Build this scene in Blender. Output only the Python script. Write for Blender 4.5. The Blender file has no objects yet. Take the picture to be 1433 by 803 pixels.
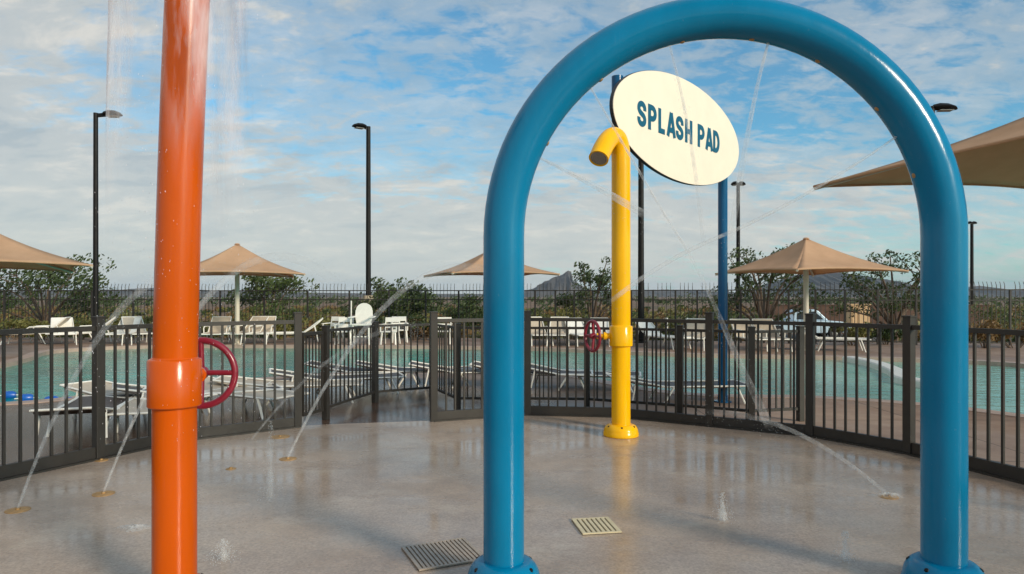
import bpy, math, random
from mathutils import Vector, Matrix
random.seed(7)
R = math.radians
PI = math.pi
sc = bpy.context.scene
col = sc.collection
F, CX, HY, H = 955.3, 716.5, 414.0, 1.6      # focal length in photo pixels, centre column, horizon row, eye height


def at(px, py, Y):
    """world point seen at photo pixel (px, py) at distance Y"""
    return Vector(((px - CX) / F * Y, Y, H - (py - HY) / F * Y))


def gnd(px, py, z=0.0):
    Y = (H - z) * F / (py - HY)
    return Vector(((px - CX) / F * Y, Y, z))


# ------------------------------------------------------------------ materials
class NT:
    def __init__(s, name):
        s.m = bpy.data.materials.new(name)
        s.m.use_nodes = True
        s.t = s.m.node_tree
        s.b = s.t.nodes['Principled BSDF']
        s.o = s.t.nodes['Material Output']

    def n(s, typ, **kw):
        x = s.t.nodes.new(typ)
        for k, v in kw.items():
            if k.startswith('i_'):
                x.inputs[k[2:].replace('_', ' ')].default_value = v
            else:
                setattr(x, k, v)
        return x

    def l(s, a, b):
        s.t.links.new(a, b)

    def coord(s, scale=(1, 1, 1)):
        tc = s.n('ShaderNodeTexCoord')
        mp = s.n('ShaderNodeMapping')
        mp.inputs['Scale'].default_value = scale
        s.l(tc.outputs['Object'], mp.inputs['Vector'])
        return mp.outputs['Vector']

    def noise(s, scale, detail=5, rough=.55, vec=None):
        x = s.n('ShaderNodeTexNoise')
        x.inputs['Scale'].default_value = scale
        x.inputs['Detail'].default_value = detail
        x.inputs['Roughness'].default_value = rough
        s.l(vec if vec is not None else s.coord(), x.inputs['Vector'])
        return x.outputs['Fac']

    def ramp(s, fac, stops):
        x = s.n('ShaderNodeValToRGB')
        e = x.color_ramp.elements
        while len(e) < len(stops):
            e.new(.5)
        for i, (p, c) in enumerate(stops):
            e[i].position = p
            e[i].color = (*c, 1) if len(c) == 3 else c
        s.l(fac, x.inputs['Fac'])
        return x.outputs['Color']

    def rng(s, fac, a, b, lo, hi):
        x = s.n('ShaderNodeMapRange')
        for k, v in zip(('From Min', 'From Max', 'To Min', 'To Max'), (a, b, lo, hi)):
            x.inputs[k].default_value = v
        s.l(fac, x.inputs['Value'])
        return x.outputs['Result']

    def math(s, op, a, b=None):
        x = s.n('ShaderNodeMath', operation=op)
        for i, v in enumerate((a, b)):
            if v is None:
                continue
            if isinstance(v, (int, float)):
                x.inputs[i].default_value = v
            else:
                s.l(v, x.inputs[i])
        return x.outputs[0]

    def bump(s, h, st=.2, dist=.02):
        x = s.n('ShaderNodeBump')
        x.inputs['Strength'].default_value = st
        x.inputs['Distance'].default_value = dist
        s.l(h, x.inputs['Height'])
        s.l(x.outputs['Normal'], s.b.inputs['Normal'])


def mat(name, c, rough=.5, metal=0., var=.12, scale=6., rvar=.08, bump=.0, bscale=40., coat=0., spec=None):
    a = NT(name)
    f = a.noise(scale, 6, .6)
    lo = tuple(max(0, v * (1 - var)) for v in c)
    hi = tuple(min(1, v * (1 + var)) for v in c)
    a.l(a.ramp(f, [(.3, lo), (.7, hi)]), a.b.inputs['Base Color'])
    a.l(a.rng(a.noise(scale * 2.3, 4), .3, .7, max(.02, rough - rvar), rough + rvar), a.b.inputs['Roughness'])
    a.b.inputs['Metallic'].default_value = metal
    if coat:
        a.b.inputs['Coat Weight'].default_value = coat
        a.b.inputs['Coat Roughness'].default_value = .08
    if spec is not None:
        a.b.inputs['Specular IOR Level'].default_value = spec
    if bump:
        a.bump(a.noise(bscale, 4), bump, .01)
    return a.m


def paint(name, c):
    """glossy powder coat on pipe, beaded with fine spray"""
    a = NT(name)
    f = a.noise(3.0, 6, .6, a.coord((1, 1, .35)))
    lo = tuple(v * .86 for v in c)
    hi = tuple(min(1, v * 1.10) for v in c)
    base = a.ramp(f, [(.3, lo), (.7, hi)])
    # hard-water runs and spots dried onto the paint
    runs = a.rng(a.noise(22, 6, .75, a.coord((1, 1, .05))), .60, .82, 0, .16)
    spots = a.rng(a.noise(70, 2, .5, a.coord((1, 1, .6))), .70, .80, 0, .18)
    mr = a.n('ShaderNodeMix', data_type='RGBA')
    a.l(a.math('MAXIMUM', runs, spots), mr.inputs['Factor'])
    a.l(base, mr.inputs['A'])
    mr.inputs['B'].default_value = tuple(v * .6 + .16 for v in c) + (1,)
    a.l(mr.outputs['Result'], a.b.inputs['Base Color'])
    streak = a.noise(9, 5, .65, a.coord((1, 1, .06)))
    a.l(a.rng(streak, .35, .7, .12, .26), a.b.inputs['Roughness'])
    a.b.inputs['Specular IOR Level'].default_value = .34
    a.bump(a.noise(14, 6, .6, a.coord((1, 1, .3))), .05, .02)
    return a.m


M = {}
M['orange'] = paint('orange_powder_coat', (.56, .084, .0))
M['yellow'] = paint('yellow_powder_coat', (.90, .47, .001))
M['blue'] = paint('blue_powder_coat', (.0, .175, .345))
M['darkblue'] = paint('dark_blue_powder_coat', (.004, .09, .22))
M['red'] = mat('red_painted_iron', (.22, .012, .03), .35, 0, .15, 9, coat=.2)
M['fence'] = mat('bronze_fence_paint', (.024, .021, .018), .5, 0, .2, 5)
M['black'] = mat('black_pole_paint', (.006, .0055, .0055), .55, 0, .2, 4, spec=.25)
M['sign'] = mat('cream_sign_face', (.86, .78, .63), .45, 0, .03, 3)
M['letter'] = mat('blue_letter_vinyl', (.0, .09, .16), .4, 0, .05, 8)
M['edge'] = mat('sign_edge', (.015, .02, .03), .5)
M['white'] = mat('white_resin', (.78, .77, .72), .45, 0, .06, 8)
M['sling'] = mat('tan_sling', (.52, .45, .36), .75, 0, .1, 20, bump=.1, bscale=120)
M['wicker'] = mat('dark_brown_straps', (.06, .045, .04), .55, 0, .2, 20)
M['post'] = mat('cream_post_paint', (.60, .55, .46), .4, 0, .05, 4)
M['brass'] = mat('brass', (.42, .25, .10), .55, .25, .3, 25)
M['steel'] = mat('steel', (.42, .41, .39), .35, .9, .15, 20)
M['lens'] = mat('lamp_glass', (.35, .35, .33), .2, 0, .1, 9)
M['bark'] = mat('bark', (.12, .085, .06), .9, 0, .3, 12, bump=.4, bscale=20)
M['tire'] = mat('rubber', (.02, .02, .02), .8)
M['glass'] = mat('dark_glass', (.03, .04, .05), .06, 0, .05, 3)
M['carpaint'] = mat('silver_blue_paint', (.48, .62, .74), .25, .1, .05, 3, coat=.6)
M['block'] = mat('brown_block_wall', (.09, .05, .035), .9, 0, .25, 3, bump=.3, bscale=8)
M['tan'] = mat('tan_metal', (.55, .36, .19), .6, 0, .08, 3)
M['concrete_pale'] = mat('pale_concrete', (.42, .35, .25), .8, 0, .12, 5, bump=.2)
M['float'] = mat('blue_float', (.01, .10, .42), .3, 0, .1, 9)
M['coping'] = mat('coping', (.40, .30, .25), .6, 0, .15, 6, bump=.2, bscale=30)
M['rim'] = mat('white_rim', (.72, .72, .68), .4, 0, .06, 9)
M['hole'] = mat('grate_shadow', (.15, .125, .10), .8)
M['grate'] = mat('cream_grate', (.62, .54, .36), .5, 0, .1, 20)
M['darkgrate'] = mat('weathered_grate', (.36, .305, .25), .45, 0, .15, 20)


def canvas():
    a = NT('tan_shade_fabric')
    f = a.noise(2.0, 5, .6)
    a.l(a.ramp(f, [(.3, (.60, .39, .245)), (.7, (.72, .48, .31))]), a.b.inputs['Base Color'])
    a.b.inputs['Roughness'].default_value = .85
    a.b.inputs['Specular IOR Level'].default_value = .2
    a.bump(a.noise(3, 4, .5), .25, .04)
    tr = a.n('ShaderNodeBsdfTranslucent')
    tr.inputs['Color'].default_value = (.65, .40, .23, 1)
    mx = a.n('ShaderNodeMixShader')
    mx.inputs[0].default_value = .35
    a.l(a.b.outputs[0], mx.inputs[1])
    a.l(tr.outputs[0], mx.inputs[2])
    a.l(mx.outputs[0], a.o.inputs['Surface'])
    return a.m


M['canvas'] = canvas()


def wetpad():
    a = NT('wet_splash_pad_concrete')
    v = a.coord()
    big = a.noise(.55, 6, .55, v)
    mid = a.noise(2.6, 7, .65, v)
    fine = a.noise(60, 3, .6, v)
    mix = a.math('ADD', a.math('MULTIPLY', big, .62), a.math('MULTIPLY', mid, .38))
    c1 = a.ramp(mix, [(.34, (.30, .228, .178)), (.5, (.42, .332, .265)), (.66, (.51, .415, .335))])
    # fine aggregate
    ag = a.n('ShaderNodeMix', data_type='RGBA', blend_type='MULTIPLY')
    ag.inputs['Factor'].default_value = 1
    a.l(c1, ag.inputs['A'])
    a.l(a.ramp(fine, [(.3, (.72, .72, .72)), (.7, (1.15, 1.13, 1.1))]), ag.inputs['B'])
    a.l(ag.outputs['Result'], a.b.inputs['Base Color'])
    # mineral stains with their own ragged outlines
    st_ = a.rng(a.noise(1.4, 9, .72, a.coord((1, 1.3, 1))), .56, .62, 0, .22)
    sm_ = a.n('ShaderNodeMix', data_type='RGBA')
    a.l(st_, sm_.inputs['Factor'])
    a.l(ag.outputs['Result'], sm_.inputs['A'])
    sm_.inputs['B'].default_value = (.62, .54, .44, 1)
    st2 = a.rng(a.noise(3.1, 9, .7, v), .60, .66, 0, .30)
    sn_ = a.n('ShaderNodeMix', data_type='RGBA')
    a.l(st2, sn_.inputs['Factor'])
    a.l(sm_.outputs['Result'], sn_.inputs['A'])
    sn_.inputs['B'].default_value = (.22, .165, .125, 1)
    a.l(sn_.outputs['Result'], a.b.inputs['Base Color'])
    # water film: deep where smooth, damp elsewhere
    film = a.noise(.8, 6, .6, a.coord((1, 1.5, 1)))
    a.l(a.rng(film, .36, .64, .11, .36), a.b.inputs['Roughness'])
    a.b.inputs['Specular IOR Level'].default_value = .42
    a.bump(a.math('ADD', a.math('MULTIPLY', a.noise(7, 4, .5, v), .7), a.math('MULTIPLY', fine, .10)), .10, .012)
    return a.m


def deckmat():
    a = NT('pool_deck_concrete')
    v = a.coord()
    big = a.noise(.35, 6, .6, v)
    mid = a.noise(3, 6, .6, v)
    mix = a.math('ADD', a.math('MULTIPLY', big, .6), a.math('MULTIPLY', mid, .4))
    dry = a.ramp(mix, [(.36, (.20, .13, .095)), (.5, (.29, .20, .15)), (.64, (.37, .27, .205))])
    # standing water around the entry and left side of the pad
    dist = a.n('ShaderNodeVectorMath', operation='DISTANCE')
    a.l(v, dist.inputs[0])
    dist.inputs[1].default_value = (-3.4, 8.6, 0)
    wet = a.rng(a.math('ADD', dist.outputs['Value'], a.math('MULTIPLY', mid, 2.5)), 4.6, 7.6, 1, 0)
    wc_ = a.n('ShaderNodeMix', data_type='RGBA', blend_type='MULTIPLY')
    a.l(wet, wc_.inputs['Factor'])
    a.l(dry, wc_.inputs['A'])
    wc_.inputs['B'].default_value = (.36, .32, .30, 1)
    c = wc_.outputs['Result']
    br = a.n('ShaderNodeTexBrick')
    br.offset = 0
    for k, x in (('Scale', 1.0), ('Mortar Size', .012), ('Brick Width', 2.6), ('Row Height', 2.2)):
        br.inputs[k].default_value = x
    br.inputs['Color1'].default_value = (1, 1, 1, 1)
    br.inputs['Color2'].default_value = (.9, .9, .9, 1)
    br.inputs['Mortar'].default_value = (.4, .4, .4, 1)
    a.l(v, br.inputs['Vector'])
    mu = a.n('ShaderNodeMix', data_type='RGBA', blend_type='MULTIPLY')
    mu.inputs['Factor'].default_value = 1
    a.l(c, mu.inputs['A'])
    a.l(br.outputs['Color'], mu.inputs['B'])
    a.l(mu.outputs['Result'], a.b.inputs['Base Color'])
    rg = a.math('MULTIPLY', a.rng(wet, 0, 1, 1.0, .22), a.rng(a.noise(.5, 5, .6, v), .4, .6, .55, .8))
    a.l(rg, a.b.inputs['Roughness'])
    a.b.inputs['Specular IOR Level'].default_value = .4
    a.bump(a.noise(45, 4, .6, v), .2, .01)
    return a.m


def desertmat():
    a = NT('desert_soil')
    v = a.coord()
    big = a.noise(.045, 7, .65, v)
    mid = a.noise(.7, 6, .65, v)
    mix = a.math('ADD', a.math('MULTIPLY', big, .5), a.math('MULTIPLY', mid, .5))
    a.l(a.ramp(mix, [(.36, (.055, .058, .024)), (.47, (.13, .085, .05)), (.56, (.22, .125, .075)), (.66, (.28, .19, .12))]), a.b.inputs['Base Color'])
    a.b.inputs['Roughness'].default_value = .95
    a.bump(a.noise(6, 5, .6, v), .5, .05)
    return a.m


def watermat(name, c1, c2, c3, c4):
    """deep green-blue on the left; right side paled by shallower water and painted sky reflection"""
    a = NT(name)
    v = a.coord()
    f = a.noise(.55, 5, .6, v)
    sx = a.n('ShaderNodeSeparateXYZ')
    a.l(v, sx.inputs[0])
    dep = a.rng(a.math('ADD', sx.outputs['X'], a.math('MULTIPLY', f, 3.0)), 0.5, 7.0, 0, 1)
    mx_ = a.n('ShaderNodeMix', data_type='RGBA')
    a.l(dep, mx_.inputs['Factor'])
    a.l(a.ramp(f, [(.35, c1), (.65, c2)]), mx_.inputs['A'])
    a.l(a.ramp(f, [(.35, c3), (.65, c4)]), mx_.inputs['B'])  # pale colours include the sky's reflection, put into the base colour
    a.l(mx_.outputs['Result'], a.b.inputs['Base Color'])
    a.b.inputs['Roughness'].default_value = .06
    a.b.inputs['IOR'].default_value = 1.33
    a.b.inputs['Specular IOR Level'].default_value = .22
    w = a.noise(2.2, 4, .55, a.coord((1, 1.6, 1)))
    w2 = a.noise(9, 3, .5, v)
    a.bump(a.math('ADD', w, a.math('MULTIPLY', w2, .25)), .38, .07)
    return a.m


M['pad'] = wetpad()
M['deck'] = deckmat()
M['desert'] = desertmat()
M['water'] = watermat('pool_water', (.0, .19, .16), (.002, .36, .29), (.16, .40, .33), (.26, .50, .42))


def leafmat(name, a1, a2):
    a = NT(name)
    oi = a.n('ShaderNodeTexNoise')
    oi.inputs['Scale'].default_value = 1.7
    a.l(a.coord(), oi.inputs['Vector'])
    a.l(a.ramp(oi.outputs['Fac'], [(.3, a1), (.7, a2)]), a.b.inputs['Base Color'])
    a.b.inputs['Roughness'].default_value = .6
    tr = a.n('ShaderNodeBsdfTranslucent')
    tr.inputs['Color'].default_value = (*a2, 1)
    mx = a.n('ShaderNodeMixShader')
    mx.inputs[0].default_value = .25
    a.l(a.b.outputs[0], mx.inputs[1])
    a.l(tr.outputs[0], mx.inputs[2])
    a.l(mx.outputs[0], a.o.inputs['Surface'])
    return a.m


M['leaf'] = leafmat('dusty_green_leaf', (.045, .075, .018), (.12, .16, .045))
M['leafdark'] = leafmat('dark_green_leaf', (.026, .048, .013), (.080, .115, .032))
M['leafolive'] = leafmat('olive_leaf', (.085, .095, .02), (.21, .195, .055))
M['leafrust'] = leafmat('rusty_scrub_leaf', (.15, .085, .03), (.26, .165, .06))


def jetmat(name, color, strength=.5, sx=30., sz=2.0, lo=.35, hi=.65, rough=.25):
    """broken film / stream of water: partly clear, partly white with air; 'fade' is how dense the water is along it"""
    a = NT(name)
    at_ = a.n('ShaderNodeAttribute', attribute_name='fade')
    nz = a.noise(sx, 5, .65, a.coord((1, 1, sz)))
    br = a.rng(nz, lo, hi, 0, 1)
    lw = a.n('ShaderNodeLayerWeight')
    lw.inputs['Blend'].default_value = .35
    f = a.math('MULTIPLY', a.math('MULTIPLY', at_.outputs['Fac'], br), strength)
    f = a.math('MINIMUM', f, .95)
    a.b.inputs['Base Color'].default_value = (*color, 1)
    a.b.inputs['Roughness'].default_value = rough
    a.b.inputs['IOR'].default_value = 1.33
    tp = a.n('ShaderNodeBsdfTransparent')
    tl = a.n('ShaderNodeBsdfTranslucent')
    tl.inputs['Color'].default_value = (*color, 1)
    m1 = a.n('ShaderNodeMixShader')
    m1.inputs[0].default_value = .5
    a.l(a.b.outputs[0], m1.inputs[1])
    a.l(tl.outputs[0], m1.inputs[2])
    m2 = a.n('ShaderNodeMixShader')
    a.l(f, m2.inputs[0])
    a.l(tp.outputs[0], m2.inputs[1])
    a.l(m1.outputs[0], m2.inputs[2])
    a.l(m2.outputs[0], a.o.inputs['Surface'])
    return a.m


M['jet'] = jetmat('spray_water', (.86, .88, .90), .33, 16, 1.0, .28, .62)
M['curtain'] = jetmat('water_curtain', (.95, .95, 1.0), 1.15, 5, .16, .42, .76, .4)
M['drop'] = mat('droplet_water', (.75, .80, .85), .08)
M['splash'] = jetmat('splash_water', (.85, .87, .88), .60, 40, .4, .25, .6)


def mountainmat():
    a = NT('mountain_rock')
    f = a.noise(.012, 8, .7)
    a.l(a.ramp(f, [(.35, (.045, .042, .040)), (.65, (.11, .095, .08))]), a.b.inputs['Base Color'])
    a.b.inputs['Roughness'].default_value = 1
    a.bump(a.noise(.02, 8, .7), .8, 6)
    return a.m


M['mountain'] = mountainmat()


# ------------------------------------------------------------------ mesh helpers
class MB:
    def __init__(s):
        s.v, s.f, s.sm, s.fade = [], [], [], []

    def add(s, vs, fs, smooth=False, fade=None):
        o = len(s.v)
        s.v += [tuple(p) for p in vs]
        s.f += [tuple(i + o for i in f) for f in fs]
        s.sm += [smooth] * len(fs)
        s.fade += list(fade) if fade is not None else [1.0] * len(vs)
        return s

    def box(s, c, d, rz=0., m=None):
        x, y, z = (k / 2 for k in d)
        vs = [Vector((a * x, b * y, e * z)) for a in (-1, 1) for b in (-1, 1) for e in (-1, 1)]
        rm = m if m is not None else Matrix.Rotation(rz, 3, 'Z')
        vs = [rm @ p + Vector(c) for p in vs]
        return s.add(vs, [(0, 1, 3, 2), (4, 6, 7, 5), (0, 4, 5, 1), (2, 3, 7, 6), (0, 2, 6, 4), (1, 5, 7, 3)])

    def bar(s, a, b, w, h, up=(0, 0, 1)):
        """rectangular bar from a to b"""
        a, b = Vector(a), Vector(b)
        d = (b - a)
        L = d.length
        if L < 1e-6:
            return s
        d.normalize()
        u = Vector(up)
        if abs(d.dot(u)) > .99:
            u = Vector((0, 1, 0))
        side = d.cross(u).normalized()
        u = side.cross(d).normalized()
        vs = []
        for p in (a, b):
            for i, j in ((-1, -1), (1, -1), (1, 1), (-1, 1)):
                vs.append(p + side * (i * w / 2) + u * (j * h / 2))
        return s.add(vs, [(0, 1, 2, 3), (7, 6, 5, 4), (0, 4, 5, 1), (1, 5, 6, 2), (2, 6, 7, 3), (3, 7, 4, 0)])

    def tube(s, path, r, n=12, cap=True, smooth=True, fade=None):
        P = [Vector(p) for p in path]
        k = len(P)
        rr = r if isinstance(r, (list, tuple)) else [r] * k
        T = []
        for i in range(k):
            T.append((P[min(i + 1, k - 1)] - P[max(i - 1, 0)]).normalized())
        u = Vector((0, 0, 1)) if abs(T[0].z) < .9 else Vector((0, 1, 0))
        u = (u - T[0] * u.dot(T[0])).normalized()
        vs, fs, fd = [], [], []
        for i in range(k):
            u = (u - T[i] * u.dot(T[i])).normalized()
            w = T[i].cross(u)
            for j in range(n):
                a = 2 * PI * j / n
                vs.append(P[i] + (u * math.cos(a) + w * math.sin(a)) * rr[i])
                fd.append(1.0 if fade is None else fade[i])
        for i in range(k - 1):
            for j in range(n):
                j2 = (j + 1) % n
                fs.append((i * n + j, i * n + j2, (i + 1) * n + j2, (i + 1) * n + j))
        s.add(vs, fs, smooth, fd)
        if cap:
            s.add(vs[:n], [tuple(range(n - 1, -1, -1))], False, fd[:n])
            s.add(vs[-n:], [tuple(range(n))], False, fd[-n:])
        return s

    def lathe(s, prof, c=(0, 0, 0), n=32, smooth=True, m=None, fade=None):
        vs, fs, fd = [], [], []
        k = len(prof)
        for i, (r, z) in enumerate(prof):
            for j in range(n):
                a = 2 * PI * j / n
                p = Vector((r * math.cos(a), r * math.sin(a), z))
                if m is not None:
                    p = m @ p
                vs.append(p + Vector(c))
                fd.append(1.0 if fade is None else fade[i])
        for i in range(k - 1):
            for j in range(n):
                j2 = (j + 1) % n
                fs.append((i * n + j, i * n + j2, (i + 1) * n + j2, (i + 1) * n + j))
        return s.add(vs, fs, smooth, fd)

    def prism(s, poly, z0, z1, m=None, c=(0, 0, 0)):
        """extruded polygon (x, y) from z0 to z1"""
        n = len(poly)
        vs = [Vector((x, y, z)) for z in (z0, z1) for x, y in poly]
        if m is not None:
            vs = [m @ p for p in vs]
        vs = [p + Vector(c) for p in vs]
        fs = [tuple(range(n - 1, -1, -1)), tuple(range(n, 2 * n))]
        fs += [(i, (i + 1) % n, n + (i + 1) % n, n + i) for i in range(n)]
        return s.add(vs, fs)

    def build(s, name, m, parent=None, loc=None, bevel=0., sub=0, fade=False):
        me = bpy.data.meshes.new(name)
        me.from_pydata(s.v, [], s.f)
        me.polygons.foreach_set('use_smooth', s.sm)
        if fade:
            at_ = me.attributes.new('fade', 'FLOAT', 'POINT')
            at_.data.foreach_set('value', s.fade)
        me.materials.append(m)
        me.update()
        if any(s.sm):
            me.set_sharp_from_angle(angle=R(38))
        o = bpy.data.objects.new(name, me)
        col.objects.link(o)
        if parent is not None:
            o.parent = parent
        if loc is not None:
            o.location = loc
        if bevel:
            b = o.modifiers.new('bevel', 'BEVEL')
            b.width = bevel
            b.segments = 2
            b.limit_method = 'ANGLE'
        if sub:
            b = o.modifiers.new('sub', 'SUBSURF')
            b.levels = b.render_levels = sub
        return o


def tag(o, label=None, cat=None, group=None, kind=None):
    for k, v in (('label', label), ('category', cat), ('group', group), ('kind', kind)):
        if v:
            o[k] = v
    return o


def thing(name, label, cat, loc=(0, 0, 0), rz=0., group=None):
    o = bpy.data.objects.new(name, None)
    col.objects.link(o)
    o.location = loc
    o.rotation_euler = (0, 0, rz)
    return tag(o, label, cat, group)


def copy_tree(o, parent=None):
    c = o.copy()
    col.objects.link(c)
    if parent is not None:
        c.parent = parent
    for ch in list(o.children):
        copy_tree(ch, c)
    return c


def catmull(pts, k=8, closed=False):
    P = [Vector(p) for p in pts]
    n = len(P)
    out = []
    rngi = range(n) if closed else range(n - 1)
    for i in rngi:
        p0 = P[(i - 1) % n] if closed else P[max(i - 1, 0)]
        p1, p2 = P[i], P[(i + 1) % n]
        p3 = P[(i + 2) % n] if closed else P[min(i + 2, n - 1)]
        for j in range(k):
            t = j / k
            out.append(.5 * ((2 * p1) + (p2 - p0) * t + (2 * p0 - 5 * p1 + 4 * p2 - p3) * t * t + (3 * p1 - p0 - 3 * p2 + p3) * t ** 3))
    if not closed:
        out.append(P[-1])
    return out


# ------------------------------------------------------------------ camera, sky, sun
cam = bpy.data.objects.new('camera', bpy.data.cameras.new('camera'))
col.objects.link(cam)
cam.location = (0, 0, H)
cam.rotation_euler = (R(90), 0, 0)
cam.data.lens = 24
cam.data.sensor_width = 36
cam.data.shift_y = (HY - 401.5) / 1433
cam.data.clip_end = 9000
cam.data.clip_start = .05
sc.camera = cam

SUN_EL, SUN_AZ = R(22), math.atan2(.74, -.67)      # azimuth from +Y towards +X: behind the camera, to its right
sv = Vector((math.sin(SUN_AZ) * math.cos(SUN_EL), math.cos(SUN_AZ) * math.cos(SUN_EL), math.sin(SUN_EL)))
sun = bpy.data.objects.new('sun', bpy.data.lights.new('sun', 'SUN'))
col.objects.link(sun)
sun.data.energy = 2.7
sun.data.angle = R(12)
sun.data.color = (1, .84, .64)
sun.rotation_euler = sv.to_track_quat('Z', 'Y').to_euler()

w = bpy.data.worlds.new('World')
sc.world = w
w.use_nodes = True
nt = w.node_tree
nt.nodes.clear()


def wn(t, **k):
    x = nt.nodes.new(t)
    for a, b in k.items():
        setattr(x, a, b)
    return x


def wl(a, b):
    nt.links.new(a, b)


def wm(op, a, b=None, clamp=False):
    x = wn('ShaderNodeMath', operation=op)
    x.use_clamp = clamp
    for i, v in enumerate((a, b)):
        if v is None:
            continue
        if isinstance(v, (int, float)):
            x.inputs[i].default_value = v
        else:
            wl(v, x.inputs[i])
    return x.outputs[0]


sky = wn('ShaderNodeTexSky', sky_type='NISHITA')
sky.sun_disc = False
sky.sun_elevation = SUN_EL
sky.sun_rotation = SUN_AZ
sky.air_density = 1.0
sky.dust_density = .6
sky.ozone_density = 2.5
bg = wn('ShaderNodeBackground')
bg.inputs['Strength'].default_value = .10
out = wn('ShaderNodeOutputWorld')
tc = wn('ShaderNodeTexCoord')
sep = wn('ShaderNodeSeparateXYZ')
wl(tc.outputs['Generated'], sep.inputs[0])
zc = wm('ADD', wm('MAXIMUM', sep.outputs['Z'], 0.0), .24)
u = wm('DIVIDE', sep.outputs['X'], zc)
v = wm('DIVIDE', sep.outputs['Y'], zc)
cmb = wn('ShaderNodeCombineXYZ')
wl(u, cmb.inputs[0])
wl(v, cmb.inputs[1])


def wnoise(scale, detail, rough, dist=0., sx=1., sy=1., off=0.):
    mp = wn('ShaderNodeMapping')
    mp.inputs['Scale'].default_value = (sx, sy, 1)
    mp.inputs['Location'].default_value = (off, off * .7, 0)
    wl(cmb.outputs[0], mp.inputs['Vector'])
    x = wn('ShaderNodeTexNoise')
    x.inputs['Scale'].default_value = scale
    x.inputs['Detail'].default_value = detail
    x.inputs['Roughness'].default_value = rough
    x.inputs['Distortion'].default_value = dist
    wl(mp.outputs[0], x.inputs['Vector'])
    return x.outputs['Fac']


def wramp(f, stops):
    x = wn('ShaderNodeValToRGB')
    e = x.color_ramp.elements
    while len(e) < len(stops):
        e.new(.5)
    for i, (p, c) in enumerate(stops):
        e[i].position = p
        e[i].color = (*c, 1)
    x.color_ramp.interpolation = 'EASE'
    wl(f, x.inputs['Fac'])
    return x.outputs['Color']


big = wnoise(.9, 3, .5, .3, .8, 1.0, 3.1)            # large banks
cell = wnoise(13, 6, .60, .35, .8, 1.1, 1.7)        # mackerel ripples
wisp = wnoise(3.6, 8, .68, .5, .6, 1.4, 9.3)         # long streaks
side = wm('ADD', wm('MULTIPLY', sep.outputs['X'], -.21), wm('MULTIPLY', wm('MAXIMUM', wm('SUBTRACT', .22, sep.outputs['Z']), 0.0), .75))         # the bank is thicker to the left
den = wm('ADD', wm('ADD', wm('MULTIPLY', big, .50), wm('MULTIPLY', cell, .42)), wm('MULTIPLY', wisp, .22))
den = wm('ADD', den, side)
mask = wramp(den, [(.43, (.04, .04, .04)), (.53, (.48, .48, .48)), (.66, (.94, .94, .94))])
shade = wnoise(4.5, 7, .64, .4, .8, 1.2, 5.5)
ccol = wramp(shade, [(.34, (3.3, 3.7, 3.9)), (.5, (4.15, 4.35, 4.3)), (.66, (5.5, 5.3, 4.85))])
mixc = wn('ShaderNodeMix', data_type='RGBA')
wl(mask, mixc.inputs['Factor'])
skyb = wn('ShaderNodeMix', data_type='RGBA', blend_type='MULTIPLY')
skyb.inputs['Factor'].default_value = 1
skyb.inputs['B'].default_value = (.56, 1.10, 1.16, 1)
wl(sky.outputs[0], skyb.inputs['A'])
wl(skyb.outputs['Result'], mixc.inputs['A'])
glow = wm('MULTIPLY', wm('MAXIMUM', wm('SUBTRACT', .20, sep.outputs['Z']), 0.0), 3.6, True)
gm = wn('ShaderNodeMix', data_type='RGBA')
wl(glow, gm.inputs['Factor'])
wl(ccol, gm.inputs['A'])
gm.inputs['B'].default_value = (5.3, 5.2, 4.7, 1)
wl(gm.outputs['Result'], mixc.inputs['B'])
wl(mixc.outputs['Result'], bg.inputs['Color'])
wl(bg.outputs[0], out.inputs['Surface'])

sc.view_settings.view_transform = 'Standard'
sc.view_settings.look = 'None'
sc.view_settings.gamma = 1
sc.view_settings.use_curve_mapping = False
sc.view_settings.exposure = 0.43
sc.cycles.max_bounces = 8
sc.cycles.transparent_max_bounces = 24
sc.cycles.use_denoising = True
sc.cycles.sample_clamp_indirect = 6
sc.cycles.caustics_reflective = False
sc.cycles.caustics_refractive = False
sc.render.engine = 'CYCLES'

# ------------------------------------------------------------------ ground: pad, deck, pool, desert
fence_pts = [(-3.9, 1.0), (-4.72, 2.6), (-4.98, 4.2), (-4.62, 5.55), gnd(138, 643).to_2d(), gnd(258, 617).to_2d(), gnd(417, 598).to_2d(),
             gnd(607, 590).to_2d(), gnd(738, 581).to_2d(), gnd(862, 584).to_2d(), gnd(993, 597).to_2d(),
             gnd(1134, 611).to_2d(), gnd(1272, 636).to_2d(), (4.40, 5.70), (4.50, 4.5), (4.35, 3.0), (3.8, 1.2)]
fence_pts = [Vector((p[0], p[1], 0)) for p in fence_pts]
PC = Vector((.1, 4.55, 0))

pool_ctrl = [(-9.6, 10.0), (-7.7, 10.2), (-6.9, 10.9), (-6.2, 12.3), (-4.8, 13.4), (-1.9, 15.2), (.7, 14.5), (2.7, 11.4), (4.8, 10.9),
             (6.2, 10.1), (6.95, 9.1), (8.2, 7.6), (10.4, 7.0), (12.2, 9.0), (11.6, 13), (11.9, 16.2), (9, 17.8), (4.6, 18.9), (0, 21.2), (-6, 21.9),
             (-11.5, 21.9), (-13.4, 20.2), (-12.4, 17.5), (-11.9, 15.5), (-12.6, 12.5)]
pool = [p for p in catmull([(x, y, 0) for x, y in pool_ctrl], 8, True)]


def offset(poly, d):
    n = len(poly)
    out = []
    for i in range(n):
        t = (poly[(i + 1) % n] - poly[i - 1]).normalized()
        out.append(poly[i] + Vector((t.y, -t.x, 0)) * d)
    return out


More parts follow.
